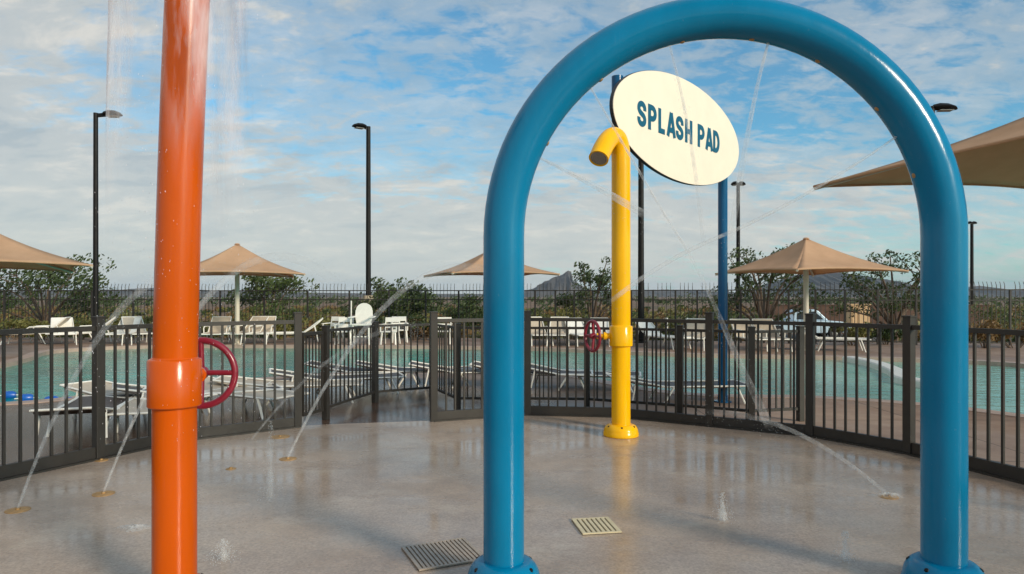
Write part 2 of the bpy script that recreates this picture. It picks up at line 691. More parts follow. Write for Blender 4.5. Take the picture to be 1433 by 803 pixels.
area = sum(pool[i].x * pool[(i + 1) % len(pool)].y - pool[(i + 1) % len(pool)].x * pool[i].y for i in range(len(pool)))
OUT = 1 if area > 0 else -1
cop_out = offset(pool, .30 * OUT)

pad_ring = catmull([PC + (p - PC) * (1 + .06 / (p - PC).length) for p in fence_pts] + [Vector((1.5, -.6, 0)), Vector((-1.4, -.7, 0))], 6, True)


def fill(outer, holes, z):
    import bmesh
    bm = bmesh.new()
    es = []
    for loop in [outer] + holes:
        vs = [bm.verts.new((p[0], p[1], z)) for p in loop]
        es += [bm.edges.new((vs[i], vs[(i + 1) % len(vs)])) for i in range(len(vs))]
    bmesh.ops.triangle_fill(bm, use_beauty=True, edges=es)
    for f in bm.faces:
        f.normal_update()
        if f.normal.z < 0:
            f.normal_flip()
    return bm


def from_bm(bm, name, m):
    me = bpy.data.meshes.new(name)
    bm.to_mesh(me)
    bm.free()
    me.materials.append(m)
    o = bpy.data.objects.new(name, me)
    col.objects.link(o)
    return o


deck_outer = [(-42, -14, 0), (42, -14, 0), (42, 22, 0), (20, 22.3, 0), (5, 24.6, 0), (-2, 26.0, 0), (-42, 26.6, 0)]
tag(from_bm(fill(deck_outer, [cop_out], 0.0), 'pool_deck', M['deck']), kind='structure')
tag(from_bm(fill(pad_ring, [], 0.006), 'splash_pad_ground', M['pad']), kind='structure')
n = len(pool)
c_ = MB()
vs, fs = [], []
for i in range(n):
    a, b = pool[i], cop_out[i]
    vs += [(b.x, b.y, -.05), (b.x, b.y, .012), (a.x, a.y, .012), (a.x, a.y, -.30)]
for i in range(n):
    j = (i + 1) % n
    for k in range(3):
        fs.append((i * 4 + k, j * 4 + k, j * 4 + k + 1, i * 4 + k + 1))
c_.add(vs, fs)
tag(c_.build('pool_coping', M['coping']), kind='structure')

# water split at the curved white rim into deep and shallow pools
rim_ctrl = [(8.6, 18.4, 0), (8.7, 16.6, 0), (8.2, 14.6, 0), (7.6, 13.2, 0), (7.75, 12.3, 0)]
rim = catmull(rim_ctrl, 8)
tag(from_bm(fill(offset(pool, .02 * OUT), [], -.09), 'pool_water', M['water']), kind='structure')
b = MB()
rp = [p for p in rim if p.y < 17.7 and p.y > 12.2]
for i in range(len(rp) - 1):
    pass
vs, fs = [], []
for i, p in enumerate(rp):
    t = (rp[min(i + 1, len(rp) - 1)] - rp[max(i - 1, 0)]).normalized()
    s = Vector((t.y, -t.x, 0))
    for d, z in ((-.16, -.2), (-.16, .02), (-.13, .045), (.13, .045), (.16, .02), (.16, -.2)):
        q = p + s * d
        vs.append((q.x, q.y, z))
for i in range(len(rp) - 1):
    for k in range(5):
        fs.append((i * 6 + k, i * 6 + k + 1, i * 6 + 7 + k, i * 6 + 6 + k))
b.add(vs, fs, True)
tag(b.build('pool_divider', M['rim']), 'curved white rim wall rising from the pale water left of the right arch leg', 'pool wall')

# desert sheet: level under the deck, dropping a metre beyond the fence, to the horizon
def terrain_z(x, y):
    t = min(1, max(0, (y - 27) / 14))
    z = -.32 - .75 * t * t * (3 - 2 * t)
    if y > 60:
        z += .35 * math.sin(x * .021 + 1) * math.sin(y * .017) * min(1, (y - 60) / 200)
    return z


xs = [-6000, -2500, -1000, -400, -200, -120] + [-80 + 4 * i for i in range(41)] + [120, 200, 400, 1000, 2500, 6000]
ys = [-400, -100, -30, 0, 10, 20] + [25 + 2 * i for i in range(30)] + [90, 100, 120, 150, 200, 300, 450, 700, 1200, 2500, 6000]
t = MB()
t.add([(x, y, terrain_z(x, y) if abs(x) < 3000 else -1.07) for y in ys for x in xs],
      [(j * len(xs) + i, j * len(xs) + i + 1, (j + 1) * len(xs) + i + 1, (j + 1) * len(xs) + i) for j in range(len(ys) - 1) for i in range(len(xs) - 1)], True)
tag(t.build('desert_ground', M['desert']), kind='structure')

# parking road beyond the fence
rd = MB()
pts = [(-60, 37.5), (60, 35.5)]
rd.add([(-60, 40, -1.02), (70, 40, -1.02), (70, 47, -1.03), (-60, 47, -1.03)], [(0, 1, 2, 3)])
tag(rd.build('access_road', mat('asphalt', (.07, .066, .062), .9, 0, .2, 3)), kind='structure')

# mountains: ridged solids far away
def ridge(name, prof, Y, depth, seed, zb=-20):
    rnd = random.Random(seed)
    P = []
    for i in range(len(prof) - 1):
        (x0, y0), (x1, y1) = prof[i], prof[i + 1]
        k = max(2, int((x1 - x0) / 4))
        for j in range(k):
            tt = j / k
            P.append((x0 + (x1 - x0) * tt, y0 + (y1 - y0) * tt))
    P.append(prof[-1])
    rows = 9
    vs, fs = [], []
    for (px, py) in P:
        top = at(px, py, Y)
        hh = top.z
        for r_ in range(rows):
            tt = (r_ / (rows - 1)) * 2 - 1
            prof_h = (1 - abs(tt)) ** .8
            jit = (rnd.random() - .5) * .22 * (1 - abs(tt)) * (0 if abs(tt) < .01 else 1)
            z = zb + (hh - zb) * (prof_h + jit) + (rnd.random() - .5) * hh * .05
            vs.append((top.x + (rnd.random() - .5) * 5, Y + tt * depth, z if 0 < r_ < rows - 1 else zb))
    for i in range(len(P) - 1):
        for r_ in range(rows - 1):
            a = i * rows + r_
            fs.append((a, a + rows, a + rows + 1, a + 1))
    o = MB().add(vs, fs, False).build(name, M['mountain'])
    tag(o, kind='structure')
    return o


ridge('mountain_ridge', [(1040, 412), (1075, 400), (1100, 388), (1128, 382), (1150, 379), (1178, 381), (1205, 387), (1235, 391), (1262, 397), (1290, 402), (1320, 404), (1370, 400), (1400, 405), (1480, 403), (1600, 412)], 1900, 420, 4)
ridge('mountain_peak', [(722, 411), (745, 404), (762, 394), (776, 387), (788, 384), (795, 378), (799, 379), (803, 392), (815, 400), (835, 409)], 1700, 130, 5)
ridge('hills', [(-300, 412), (-120, 406), (20, 408), (110, 405), (170, 405), (225, 402), (290, 406), (420, 409), (560, 411), (720, 411)], 1800, 300, 6)
ridge('hills', [(820, 411), (880, 406), (930, 405), (990, 407), (1060, 411)], 2100, 300, 9)

# ------------------------------------------------------------------ fences
def run_fence(root, pts, top, mid, bot, bars, bw, pw, ph, panel_name='panel', rail=.04, tips=None, skip=(), postskip=(), botrail=None):
    for i, p in enumerate(pts):
        if i in postskip:
            continue
        d = (pts[min(i + 1, len(pts) - 1)] - pts[max(i - 1, 0)])
        rz = math.atan2(d.y, d.x)
        b = MB()
        b.box((0, 0, ph / 2), (pw, pw, ph), rz)
        b.box((0, 0, ph + .008), (pw + .012, pw + .012, .018), rz)
        b.build('post', M['fence'], root, p, bevel=.003)
    for i in range(len(pts) - 1):
        if i in skip:
            continue
        a, c = pts[i], pts[i + 1]
        d = c - a
        L = d.length
        d.normalize()
        a2, c2 = a + d * (pw / 2), c - d * (pw / 2)
        b = MB()
        for z in [top] + mid + [bot]:
            hgt = rail if z != bot or botrail is None else botrail
            b.bar(a2 + Vector((0, 0, z)), c2 + Vector((0, 0, z)), rail, hgt)
        k = max(2, round((L - pw) / bars))
        side = Vector((-d.y, d.x, 0))
        for j in range(1, k):
            q = a2 + (c2 - a2) * (j / k)
            if tips is None:
                b.box(q + Vector((0, 0, (top + bot) / 2)), (bw, bw, top - bot), math.atan2(d.y, d.x))
            else:
                z0 = bot - .04
                lean = (random.random() - .5) * .012
                b.bar(q + Vector((0, 0, z0)), q + Vector((lean, 0, tips - .12)), bw, bw)
                # curved spear tip leaning out
                b.bar(q + Vector((lean, 0, tips - .12)), q - side * .05 * OUTS + Vector((lean, 0, tips)), bw * .8, bw * .8)
        b.build(panel_name, M['fence'], root)


OUTS = -1
f1 = thing('metal_fence', 'dark bronze picket fence curving around the wet splash pad in front of the pool', 'fence', (0, 0, 0))
# two panels left out: the entry between the two tall posts
run_fence(f1, fence_pts, 1.285, [], .075, .125, .022, .085, 1.385, rail=.045, skip=(6,), botrail=.11)
# second hand rail line seen near the centre panels
for i in range(len(fence_pts) - 1):
    if i == 6:
        continue
    a, c = fence_pts[i], fence_pts[i + 1]
    MB().bar(a + Vector((0, 0, .012)), c + Vector((0, 0, .012)), .12, .024).build('base_plate', M['fence'], f1)

lo = [Vector((*gnd(456, 587).to_2d(), 0)), Vector((*gnd(525, 563).to_2d(), 0)), Vector((*gnd(605, 556).to_2d(), 0)), Vector((*gnd(640, 573).to_2d(), 0))]
lo2 = [Vector((-.05, 9.62, 0)), Vector((1.05, 9.55, 0)), Vector((*gnd(952, 584).to_2d(), 0)), Vector((3.0, 8.55, 0)), Vector((*gnd(1120, 589).to_2d(), 0))]
f2 = thing('metal_fence', 'lower dark fence behind the splash pad fence, starting at the entry gap', 'fence')
run_fence(f2, lo + lo2, 1.15, [], .16, .115, .018, .075, 1.2, rail=.035)
# gate leaf standing open at left entry post
g = thing('metal_gate', 'low metal gate leaf standing open beside the tall post at the entry gap', 'gate', tuple(fence_pts[6]))
gd = (lo[0] - fence_pts[6])
gb = MB()
a0, a1 = gd * .16, gd * .86
for z in (.14, 1.13):
    gb.bar(a0 + Vector((0, 0, z)), a1 + Vector((0, 0, z)), .03, .04)
for q in (a0, a1):
    gb.bar(q + Vector((0, 0, .12)), q + Vector((0, 0, 1.15)), .035, .035)
gb.build('gate_frame', M['fence'], g)
gb = MB()
for j in range(1, 6):
    q = a0 + (a1 - a0) * (j / 6)
    gb.bar(q + Vector((0, 0, .15)), q + Vector((0, 0, 1.12)), .016, .016)
gb.build('bars', M['fence'], g)
for z in (.35, .9):
    hb = MB()
    hb.bar(gd * .07 + Vector((0, 0, z - .05)), gd * .07 + Vector((0, 0, z + .05)), .03, .03)
    hb.bar(gd * .05 + Vector((0, 0, z)), gd * .17 + Vector((0, 0, z)), .012, .02)
    hb.build('hinge', M['black'], g)

far = catmull([(-30, 26.2, 0), (-16, 26.0, 0), (-2, 25.6, 0), (5, 24.2, 0), (12, 22.4, 0), (24, 21.6, 0)], 9)
f3 = thing('perimeter_fence', 'tall black spear topped fence along the far side of the pool deck', 'fence')
run_fence(f3, far, 1.80, [1.46], .10, .135, .016, .06, 1.80, rail=.035, tips=2.06)

# ------------------------------------------------------------------ splash pad pipes
def flange(parent, m, x, y, r=.2, h=.16, pr=.11, bolts=6, rot=0.):
    prof = [(r, .006), (r + .006, .012), (r + .006, .045), (r, .055)]
    for k in range(1, 8):
        a = k / 7 * PI / 2
        prof.append((pr + .012 + (r - pr - .012) * math.cos(a), .055 + (h - .055) * math.sin(a)))
    prof.append((pr, h))
    b = MB().lathe(prof, n=40)
    o = b.build('base_flange', m, parent, (x, y, 0))
    for k in range(bolts):
        a = rot + 2 * PI * k / bolts
        q = MB()
        q.lathe([(.0, .012), (.010, .012), (.014, .006), (.014, -.02)], n=6, smooth=False)
        q.lathe([(.022, -.001), (.022, -.012)], n=12)
        bo = q.build('bolt', M['black'], o, ((r - .035) * math.cos(a), (r - .035) * math.sin(a), .055 + (h - .055) * .72))
        bo.rotation_euler = (0, .7, a)
    return o


AX0, AX1, AY = (705 - CX) / F * 3.73, (1321 - CX) / F * 3.73, 3.73
acx, ar = (AX0 + AX1) / 2, (AX1 - AX0) / 2
AZ = H + (HY - 24) / F * AY - ar
arch = thing('spray_arch', 'big glossy blue pipe arch standing on the wet splash pad', 'water arch', (0, 0, 0))
path = [(AX0, AY, .02)] + [(AX0, AY, AZ * k / 6) for k in range(1, 6)]
path += [(acx - ar * math.cos(PI * k / 48), AY, AZ + ar * math.sin(PI * k / 48)) for k in range(49)]
path += [(AX1, AY, AZ * k / 6) for k in range(5, 0, -1)] + [(AX1, AY, .02)]
MB().tube(path, .112, 48).build('pipe', M['blue'], arch)
flange(arch, M['blue'], AX0, AY, rot=-PI / 2)
flange(arch, M['blue'], AX1, AY, rot=-PI / 2)
arch_noz = []
for deg in (18, 40, 62, 82, 102, 128, 152):
    a = R(deg)
    c = Vector((acx + (ar - .108) * math.cos(a), AY, AZ + (ar - .108) * math.sin(a)))
    d = Vector((-math.cos(a), 0, -math.sin(a)))
    MB().tube([c - d * .02, c + d * .006, c + d * .010], [.014, .014, .008], 12).build('nozzle', M['brass'], arch)
    arch_noz.append(c)


def wheel(parent, m, c, axis, r=.17, rim_r=.019):
    """round valve wheel: rim, four spokes, hub"""
    q = Vector(axis).to_track_quat('Z', 'Y').to_matrix()
    b = MB()
    b.tube([Vector(c) + q @ Vector((r * math.cos(a), r * math.sin(a), 0)) for a in [2 * PI * k / 40 for k in range(41)]], rim_r, 12, cap=False)
    o = b.build('valve_wheel', m, parent)
    b = MB()
    for k in range(4):
        a = k * PI / 2
        v_ = q @ Vector((math.cos(a), math.sin(a), 0))
        b.tube([Vector(c) + v_ * .02 - q @ Vector((0, 0, .015)), Vector(c) + v_ * (r - .005)], .0155, 10)
    b.build('spokes', m, o)
    b = MB().lathe([(0, .035), (.022, .035), (.03, .02), (.036, -.03), (0, -.03)], c, 20, True, q)
    b.build('hub', m, o)
    return o


def valve_stem(parent, m, a, b_):
    a, b_ = Vector(a), Vector(b_)
    d = (b_ - a).normalized()
    L = (b_ - a).length
    P, RR = [], []
    for t_, r_ in ((0, .034), (.3, .034), (.31, .045), (.45, .045), (.46, .026), (.7, .026), (.71, .034), (.82, .034), (.83, .02), (1, .02)):
        P.append(a + d * L * t_)
        RR.append(r_)
    return MB().tube(P, RR, 16, smooth=False).build('valve_stem', m, parent)


def collar(parent, m, x, y, z0, z1, r=.138):
    return MB().lathe([(.100, z0 - .002), (r - .005, z0), (r, z0 + .006), (r, z1 - .008), (r - .006, z1), (.112, z1 + .003), (.108, z1 + .010), (.10, z1 + .012)], (x, y, 0), 48).build('collar', m, parent)


# orange post: leans a little to the right going up, bucket cap above the frame
OY = 3.5
ox, otx = (244.5 - CX) / F * OY, (262 - CX) / F * OY
orange = thing('spray_post', 'tall glossy orange pipe post with maroon valve wheel standing left of the blue arch', 'spray post')
pth = []
for k in range(24):
    z = .02 + 3.9 * k / 23
    t_ = max(0, (z - 1.1) / 2.0)
    pth.append((ox + (otx - ox) * min(1.35, t_ * .55 + t_ * t_ * .45), OY, z))
MB().tube(pth, .106, 48).build('pipe', M['orange'], orange)
collar(orange, M['orange'], ox, OY, H - (568 - HY) / F * OY, H - (502 - HY) / F * OY, .128)
flange(orange, M['orange'], ox, OY, .19, .13, .108)
tx = pth[-1][0]
MB().lathe([(.0, 4.12), (.16, 4.10), (.29, 4.0), (.33, 3.86), (.31, 3.85), (.12, 3.93), (.10, 3.93)], (tx, OY, 0), 48).build('dome_cap', M['orange'], orange)
wc = at(281, 522, 3.74)
wheel(orange, M['red'], wc, (.12, -1, .0), .180, .0185)
valve_stem(orange, M['orange'], (ox + .06, OY + .10, wc.z), (wc.x, wc.y, wc.z))

# yellow post with bent spray head
YY = 7.8
yx = (869 - CX) / F * YY
yel = thing('spray_post', 'tall yellow pipe post with bent shower head nozzle standing below the oval sign', 'spray post')
ztop = H + (HY - 196) / F * YY
end = at(838, 221, YY - .38)
q0 = Vector((yx, YY, 3.10))
dirn = Vector((-.30, -.55, -.77)).normalized()
q1, q2, q3 = q0 + Vector((0, 0, .50)), end - dirn * .36, end
path = [Vector((yx, YY, .02 + (q0.z - .06) * k / 5)) for k in range(6)]
for k in range(25):
    t_ = k / 24
    path.append(q0 * (1 - t_) ** 3 + q1 * 3 * t_ * (1 - t_) ** 2 + q2 * 3 * t_ * t_ * (1 - t_) + q3 * t_ ** 3)
s0 = path[-2]
MB().tube(path, .108, 40).build('pipe', M['yellow'], yel)
dd = (end - s0).normalized()
q = dd.to_track_quat('Z', 'Y').to_matrix()
sh_ = MB().lathe([(.108, -.004), (.110, .012), (.094, .012), (.092, .002)], end, 40, True, q).build('rim', M['yellow'], yel)
MB().lathe([(.0, .004), (.092, .004)], end, 32, False, q).build('spray_plate', M['steel'], yel)
b = MB()
for k in range(5):
    for j in range(max(1, 6 * k)):
        a = 2 * PI * j / max(1, 6 * k)
        c = end + q @ Vector((.0195 * k * math.cos(a), .0195 * k * math.sin(a), .0045))
        b.lathe([(.0, .002), (.005, .002), (.0055, 0)], c, 8, False, q)
b.build('spray_holes', M['black'], yel)
collar(yel, M['yellow'], yx, YY, H - (484 - HY) / F * YY, H - (456 - HY) / F * YY, .132)
flange(yel, M['yellow'], yx, YY, .195, .14, .108, rot=-PI / 2 - .1)
wc = at(829, 470, YY)
wheel(yel, M['red'], wc, (-1, -.42, 0), .170, .018)
valve_stem(yel, M['yellow'], (yx - .10, YY, wc.z), (wc.x + .01, wc.y, wc.z))

# ------------------------------------------------------------------ sign
U = Vector((.666, .745, 0)).normalized()
P0 = Vector((1.56, 8.30, 3.85))
Nn = Vector((U.y, -U.x, 0))                      # faces the viewer
Mx = Matrix((U, Vector((0, 0, 1)), Nn)).transposed()
# local x runs along the board, y up, z out of the board
sc_c = P0 + U * 1.125 + Vector((0, 0, -.045))
sign = thing('oval_sign', 'cream oval sign reading SPLASH PAD on two blue posts above the splash pad', 'sign', tuple(sc_c))


def oval(a, b_, n_=96):
    return [(a * math.cos(2 * PI * k / n_), b_ * math.sin(2 * PI * k / n_)) for k in range(n_)]


MB().prism(oval(1.73, .696), -.045, -.004, Mx).build('backing_board', M['edge'], sign)
MB().prism(oval(1.725, .69), -.003, .006, Mx).build('face_panel', M['sign'], sign)


def ribbon(path, w_, z0, z1, b_, off):
    """thick flat stroke along a 2-D path, with mitred joints"""
    pp_ = [path[0]]
    for q_ in path[1:]:
        if (Vector(q_) - Vector(pp_[-1])).length > .004:
            pp_.append(q_)
    path = pp_
    n_ = len(path)
    closed = (Vector(path[0]) - Vector(path[-1])).length < 1e-6
    L_, R_ = [], []
    for i in range(n_):
        p = Vector(path[i])
        if closed and i in (0, n_ - 1):
            d0 = (Vector(path[-1]) - Vector(path[-2])).normalized()
            d1_ = (Vector(path[1]) - Vector(path[0])).normalized()
        else:
            d0 = (p - Vector(path[i - 1])).normalized() if i else (Vector(path[1]) - p).normalized()
            d1_ = (Vector(path[i + 1]) - p).normalized() if i < n_ - 1 else d0
        t_ = (d0 + d1_)
        t_ = t_.normalized() if t_.length > 1e-6 else d0
        nn = Vector((-t_.y, t_.x))
        k = 1 / max(.5, nn.dot(Vector((-d0.y, d0.x))))
        L_.append(p + nn * w_ / 2 * k)
        R_.append(p - nn * w_ / 2 * k)
    vs, fs = [], []
    for i in range(n_):
        for q_, z in ((L_[i], z1), (R_[i], z1), (R_[i], z0), (L_[i], z0)):
            vs.append(Mx @ Vector((q_.x + off[0], q_.y + off[1], z)))
    for i in range(n_ - 1):
        for k in range(4):
            k2 = (k + 1) % 4
            fs.append((i * 4 + k, i * 4 + k2, (i + 1) * 4 + k2, (i + 1) * 4 + k))
    if not closed:
        fs += [(0, 3, 2, 1), (n_ * 4 - 4, n_ * 4 - 3, n_ * 4 - 2, n_ * 4 - 1)]
    b_.add(vs, fs)


def arc(cx, cy, rx, ry, a0, a1, k=10):
    return [(cx + rx * math.cos(R(a0 + (a1 - a0) * i / k)), cy + ry * math.sin(R(a0 + (a1 - a0) * i / k))) for i in range(k + 1)]


LW, LH, ST = .205, .315, .067
hw, hh = LW - ST, LH - ST


def letter(ch):
    a, b_ = hw, hh
    if ch == 'S':
        r = a / 2
        ry = .058
        mid = catmull([(0, b_ - ry, 0), (.004, b_ * .69, 0), (a * .22, b_ * .57, 0), (a * .78, b_ * .43, 0), (a - .004, b_ * .31, 0), (a, ry, 0)], 5)
        return [[(a, b_ - ry - .02)] + arc(r, b_ - ry, r, ry, 0, 180, 12) + [(p.x, p.y) for p in mid[1:]] + arc(r, ry, r, ry, 0, -180, 12)[1:] + [(0, ry + .02)]]
    if ch == 'P':
        return [[(0, -ST / 2), (0, b_ + ST / 2)], [(0, b_), (a * .45, b_)] + arc(a * .45, b_ * .72, a * .55, b_ * .28, 90, -90) + [(0, b_ * .44)]]
    if ch == 'L':
        return [[(0, b_ + ST / 2), (0, -ST / 2)], [(0, 0), (a * .92, 0)]]
    if ch == 'A':
        return [[(-.018, -ST / 2), (a / 2 - .004, b_ + ST / 2)], [(a + .018, -ST / 2), (a / 2 + .004, b_ + ST / 2)], [(.02, b_ * .22), (a - .02, b_ * .22)]]
    if ch == 'H':
        return [[(0, -ST / 2), (0, b_ + ST / 2)], [(a, -ST / 2), (a, b_ + ST / 2)], [(0, b_ * .5), (a, b_ * .5)]]
    if ch == 'D':
        return [[(0, -ST / 2), (0, b_ + ST / 2)], [(0, b_), (a * .35, b_)] + arc(a * .35, b_ * .5, a * .65, b_ * .5, 90, -90, 14) + [(0, 0)]]
    return []


cur = -1.125 - .09 + ST / 2 + .01
for ch in 'SPLASH PAD':
    if ch == ' ':
        cur += .115
        continue
    b = MB()
    for i, stroke in enumerate(letter(ch)):
        ribbon(stroke, ST, .0065, .0105 + .0006 * i, b, (cur, -.112))
    o = b.build('letter', M['letter'], sign)
    cur += LW + (.022 if ch in 'LA' else .045)
TEXT_END = cur
pl = at(864, 400, 8.2)
pr = Vector((3.18, 10.30, 0))
for q_, top_ in ((Vector((pl.x, 8.2, 0)), 4.235), (pr, 3.95)):
    MB().tube([(q_.x - sc_c.x, q_.y - sc_c.y, .02 - sc_c.z), (q_.x - sc_c.x, q_.y - sc_c.y, top_ - sc_c.z)], .07, 28).build('post', M['darkblue'], sign)
    b = MB().lathe([(.13, .004), (.13, .02), (.075, .025), (.075, .10), (.068, .105)], (q_.x - sc_c.x, q_.y - sc_c.y, -sc_c.z), 28)
    b.build('base_plate', M['darkblue'], sign)

# ------------------------------------------------------------------ lamp posts
lampm = {}


def lamp(x, y, h, rz, label, arm=.30, double=False, w_=.15, zb=0., head=.62):
    o = thing('lamp_post', label, 'lamp post', (x, y, zb), rz, 'tall black lamp posts around the pool')
    b = MB()
    b.tube([(0, 0, 0), (0, 0, h)], [w_ * .62, w_ * .5], 4 if w_ > .5 else 16)
    b.build('pole', M['black'], o)
    MB().lathe([(w_ * 1.3, 0), (w_ * 1.3, .03), (w_ * .75, .06), (w_ * .75, .14), (w_ * .6, .15)], n=20).build('base_cover', M['black'], o)
    for s in ((1, -1) if double else (1,)):
        b = MB()
        b.bar((0, 0, h - .09), (s * (arm + .05), 0, h - .06), .09, .12)
        b.build('arm', M['black'], o)
        # wedge-shaped shoebox head, thicker at the arm, drooping nose
        L = head
        prof = [(arm, -.10, .06, .12), (arm + L * .25, -.13, .10, .19), (arm + L * .6, -.13, .085, .21), (arm + L * .88, -.12, .02, .15), (arm + L, -.11, -.05, .06)]
        vs, fs = [], []
        for (xx, z0, z1, hwid) in prof:
            for k in range(10):
                a = 2 * PI * k / 10
                zz = (z1 + z0) / 2 + (z1 - z0) / 2 * math.sin(a)
                vs.append((s * xx, hwid * math.cos(a) * (1 if math.sin(a) < .3 else .8), h + zz))
        for i in range(len(prof) - 1):
            for k in range(10):
                k2 = (k + 1) % 10
                fs.append((i * 10 + k, i * 10 + k2, i * 10 + 10 + k2, i * 10 + 10 + k))
        fs += [tuple(range(10)), tuple(range(len(vs) - 10, len(vs)))]
        hd = MB().add(vs, fs, True).build('lamp_head', M['black'], o)
        MB().box((s * (arm + L * .5), 0, h - .134), (L * .6, .26, .012)).build('lens', M['lens'], hd)
    return o


def lampx(px, Y):
    return (px - CX) / F * Y


lamp(lampx(134, 24), 24, H + (HY - 158) / F * 24, 0, 'tall black lamp post left of the orange post, single head pointing right')
o = lamp(lampx(515.5, 30), 30, H + (HY - 177) / F * 30, R(215), 'black lamp post on a tan concrete footing between orange post and blue arch', w_=.19, zb=0., arm=.12)
b = MB().lathe([(.0, 1.62), (.22, 1.62), (.24, 1.58), (.24, -1.2)], n=24)
b.build('concrete_footing', M['concrete_pale'], o)
lamp(lampx(897, 23.4), 23.4, H + (HY - 176) / F * 23.4, R(25), 'black lamp post rising behind the oval sign, just right of the yellow post', w_=.18)
lamp(lampx(1304, 20.9), 20.9, H + (HY - 149) / F * 20.9, R(-4), 'black lamp post hidden behind the right arch leg with its head showing past it', arm=.05, w_=.16, head=.68)
lamp(lampx(1033, 38), 38, H + (HY - 256) / F * 38 + 1.0, R(0), 'distant twin headed black lamp post just right of the blue sign post', arm=.05, double=True, w_=.19, zb=-1.0, head=.35)
lamp(lampx(1360, 58), 58, H + (HY - 311) / F * 58 + 1.0, R(10), 'small distant twin headed lamp post right of the blue arch', arm=.05, double=True, w_=.24, zb=-1.0, head=.4)

# ------------------------------------------------------------------ shade umbrellas
def shade(label, c, rad, phi, edge, peak, sag=.18, post=True, post_r=.075, dz=(0, 0, 0, 0)):
    o = thing('shade_umbrella', label, 'shade umbrella', (c[0], c[1], 0), 0, 'tan four-cornered shade umbrellas')
    cor = [Vector((rad * math.cos(phi + PI / 2 * k), rad * math.sin(phi + PI / 2 * k), edge + dz[k])) for k in range(4)]
    pk = Vector((0, 0, peak))
    N = 14
    vs, fs = [], []

    def drape(p, f):
        return p
    for k in range(4):
        a, b_ = cor[k], cor[(k + 1) % 4]
        base = len(vs)
        for i in range(N + 1):
            s_ = i / N
            for j in range(N + 1):
                t_ = j / N
                e = a.lerp(b_, t_)
                bow = 4 * t_ * (1 - t_)
                e = e + (Vector((0, 0, edge)) - e).normalized() * (sag * .9 * bow) + Vector((0, 0, sag * .35 * bow))
                p = pk.lerp(e, s_)
                p.z -= .10 * rad / 2.7 * math.sin(PI * s_) * (1 + .5 * bow)
                vs.append(p)
        for i in range(N):
            for j in range(N):
                q_ = base + i * (N + 1) + j
                fs.append((q_, q_ + N + 1, q_ + N + 2, q_ + 1))
    cv = MB().add(vs, fs, True).build('canopy', M['canvas'], o)
    sm = cv.modifiers.new('thick', 'SOLIDIFY')
    sm.thickness = .012
    # hem: rolled cable pocket along each edge
    b = MB()
    for k in range(4):
        pts_ = [vs[k * (N + 1) ** 2 + N * (N + 1) + j] for j in range(N + 1)]
        b.tube([p - Vector((0, 0, .012)) for p in pts_], .022, 8)
    b.build('hem', M['canvas'], o)
    for k in range(4):
        MB().tube([pk - Vector((0, 0, .22)), pk.lerp(cor[k], .5) - Vector((0, 0, .34)), cor[k] - Vector((0, 0, .04))], .032, 10).build('rafter', M['post'], o)
    if post:
        MB().tube([(0, 0, 0), (0, 0, peak - .1)], post_r, 20).build('post', M['post'], o)
        MB().lathe([(.17, 0), (.17, .03), (.09, .04), (post_r, .05)], n=20).build('base_plate', M['post'], o)
    MB().lathe([(0, peak + .02), (.06, peak + .01), (.10, peak - .03)], n=16).build('peak_cap', M['canvas'], o)
    return o


def sh_at(px, Y):
    return ((px - CX) / F * Y, Y)


shade('tan shade umbrella with cream post, right of the sign beside the far pool edge', sh_at(1128, 20), 2.6, R(-28), 2.30, H + (HY - 333) / F * 20)
shade('tan shade umbrella on a cream post seen just right of the orange post', sh_at(332, 22.6), 2.75, R(-22), 2.30, H + (HY - 341) / F * 22.6)
shade('tan shade umbrella partly hidden behind the left leg of the blue arch', sh_at(684, 23.8), 2.62, R(-24), 2.34, H + (HY - 350) / F * 23.8, post_r=.05)
shade('tan shade umbrella cut off by the left edge of the photo', (-12.75, 15.8), 3.35, R(-8), 2.30, H + (HY - 300) / F * 15.8)
shade('large tan shade canopy overhead at the right edge behind the blue arch', (8.85, 8.3), 4.75, math.atan2(2.25, -4.2), 3.30, 4.95, sag=.36, post_r=.11)

# ------------------------------------------------------------------ loungers and chairs
def bars_rect(b, x0, x1, y0, y1, z, th):
    b.tube([(x0, y0, z), (x1, y0, z)], th, 8)
    b.tube([(x0, y1, z), (x1, y1, z)], th, 8)
    b.tube([(x0, y0, z), (x0, y1, z)], th, 8)
    b.tube([(x1, y0, z), (x1, y1, z)], th, 8)


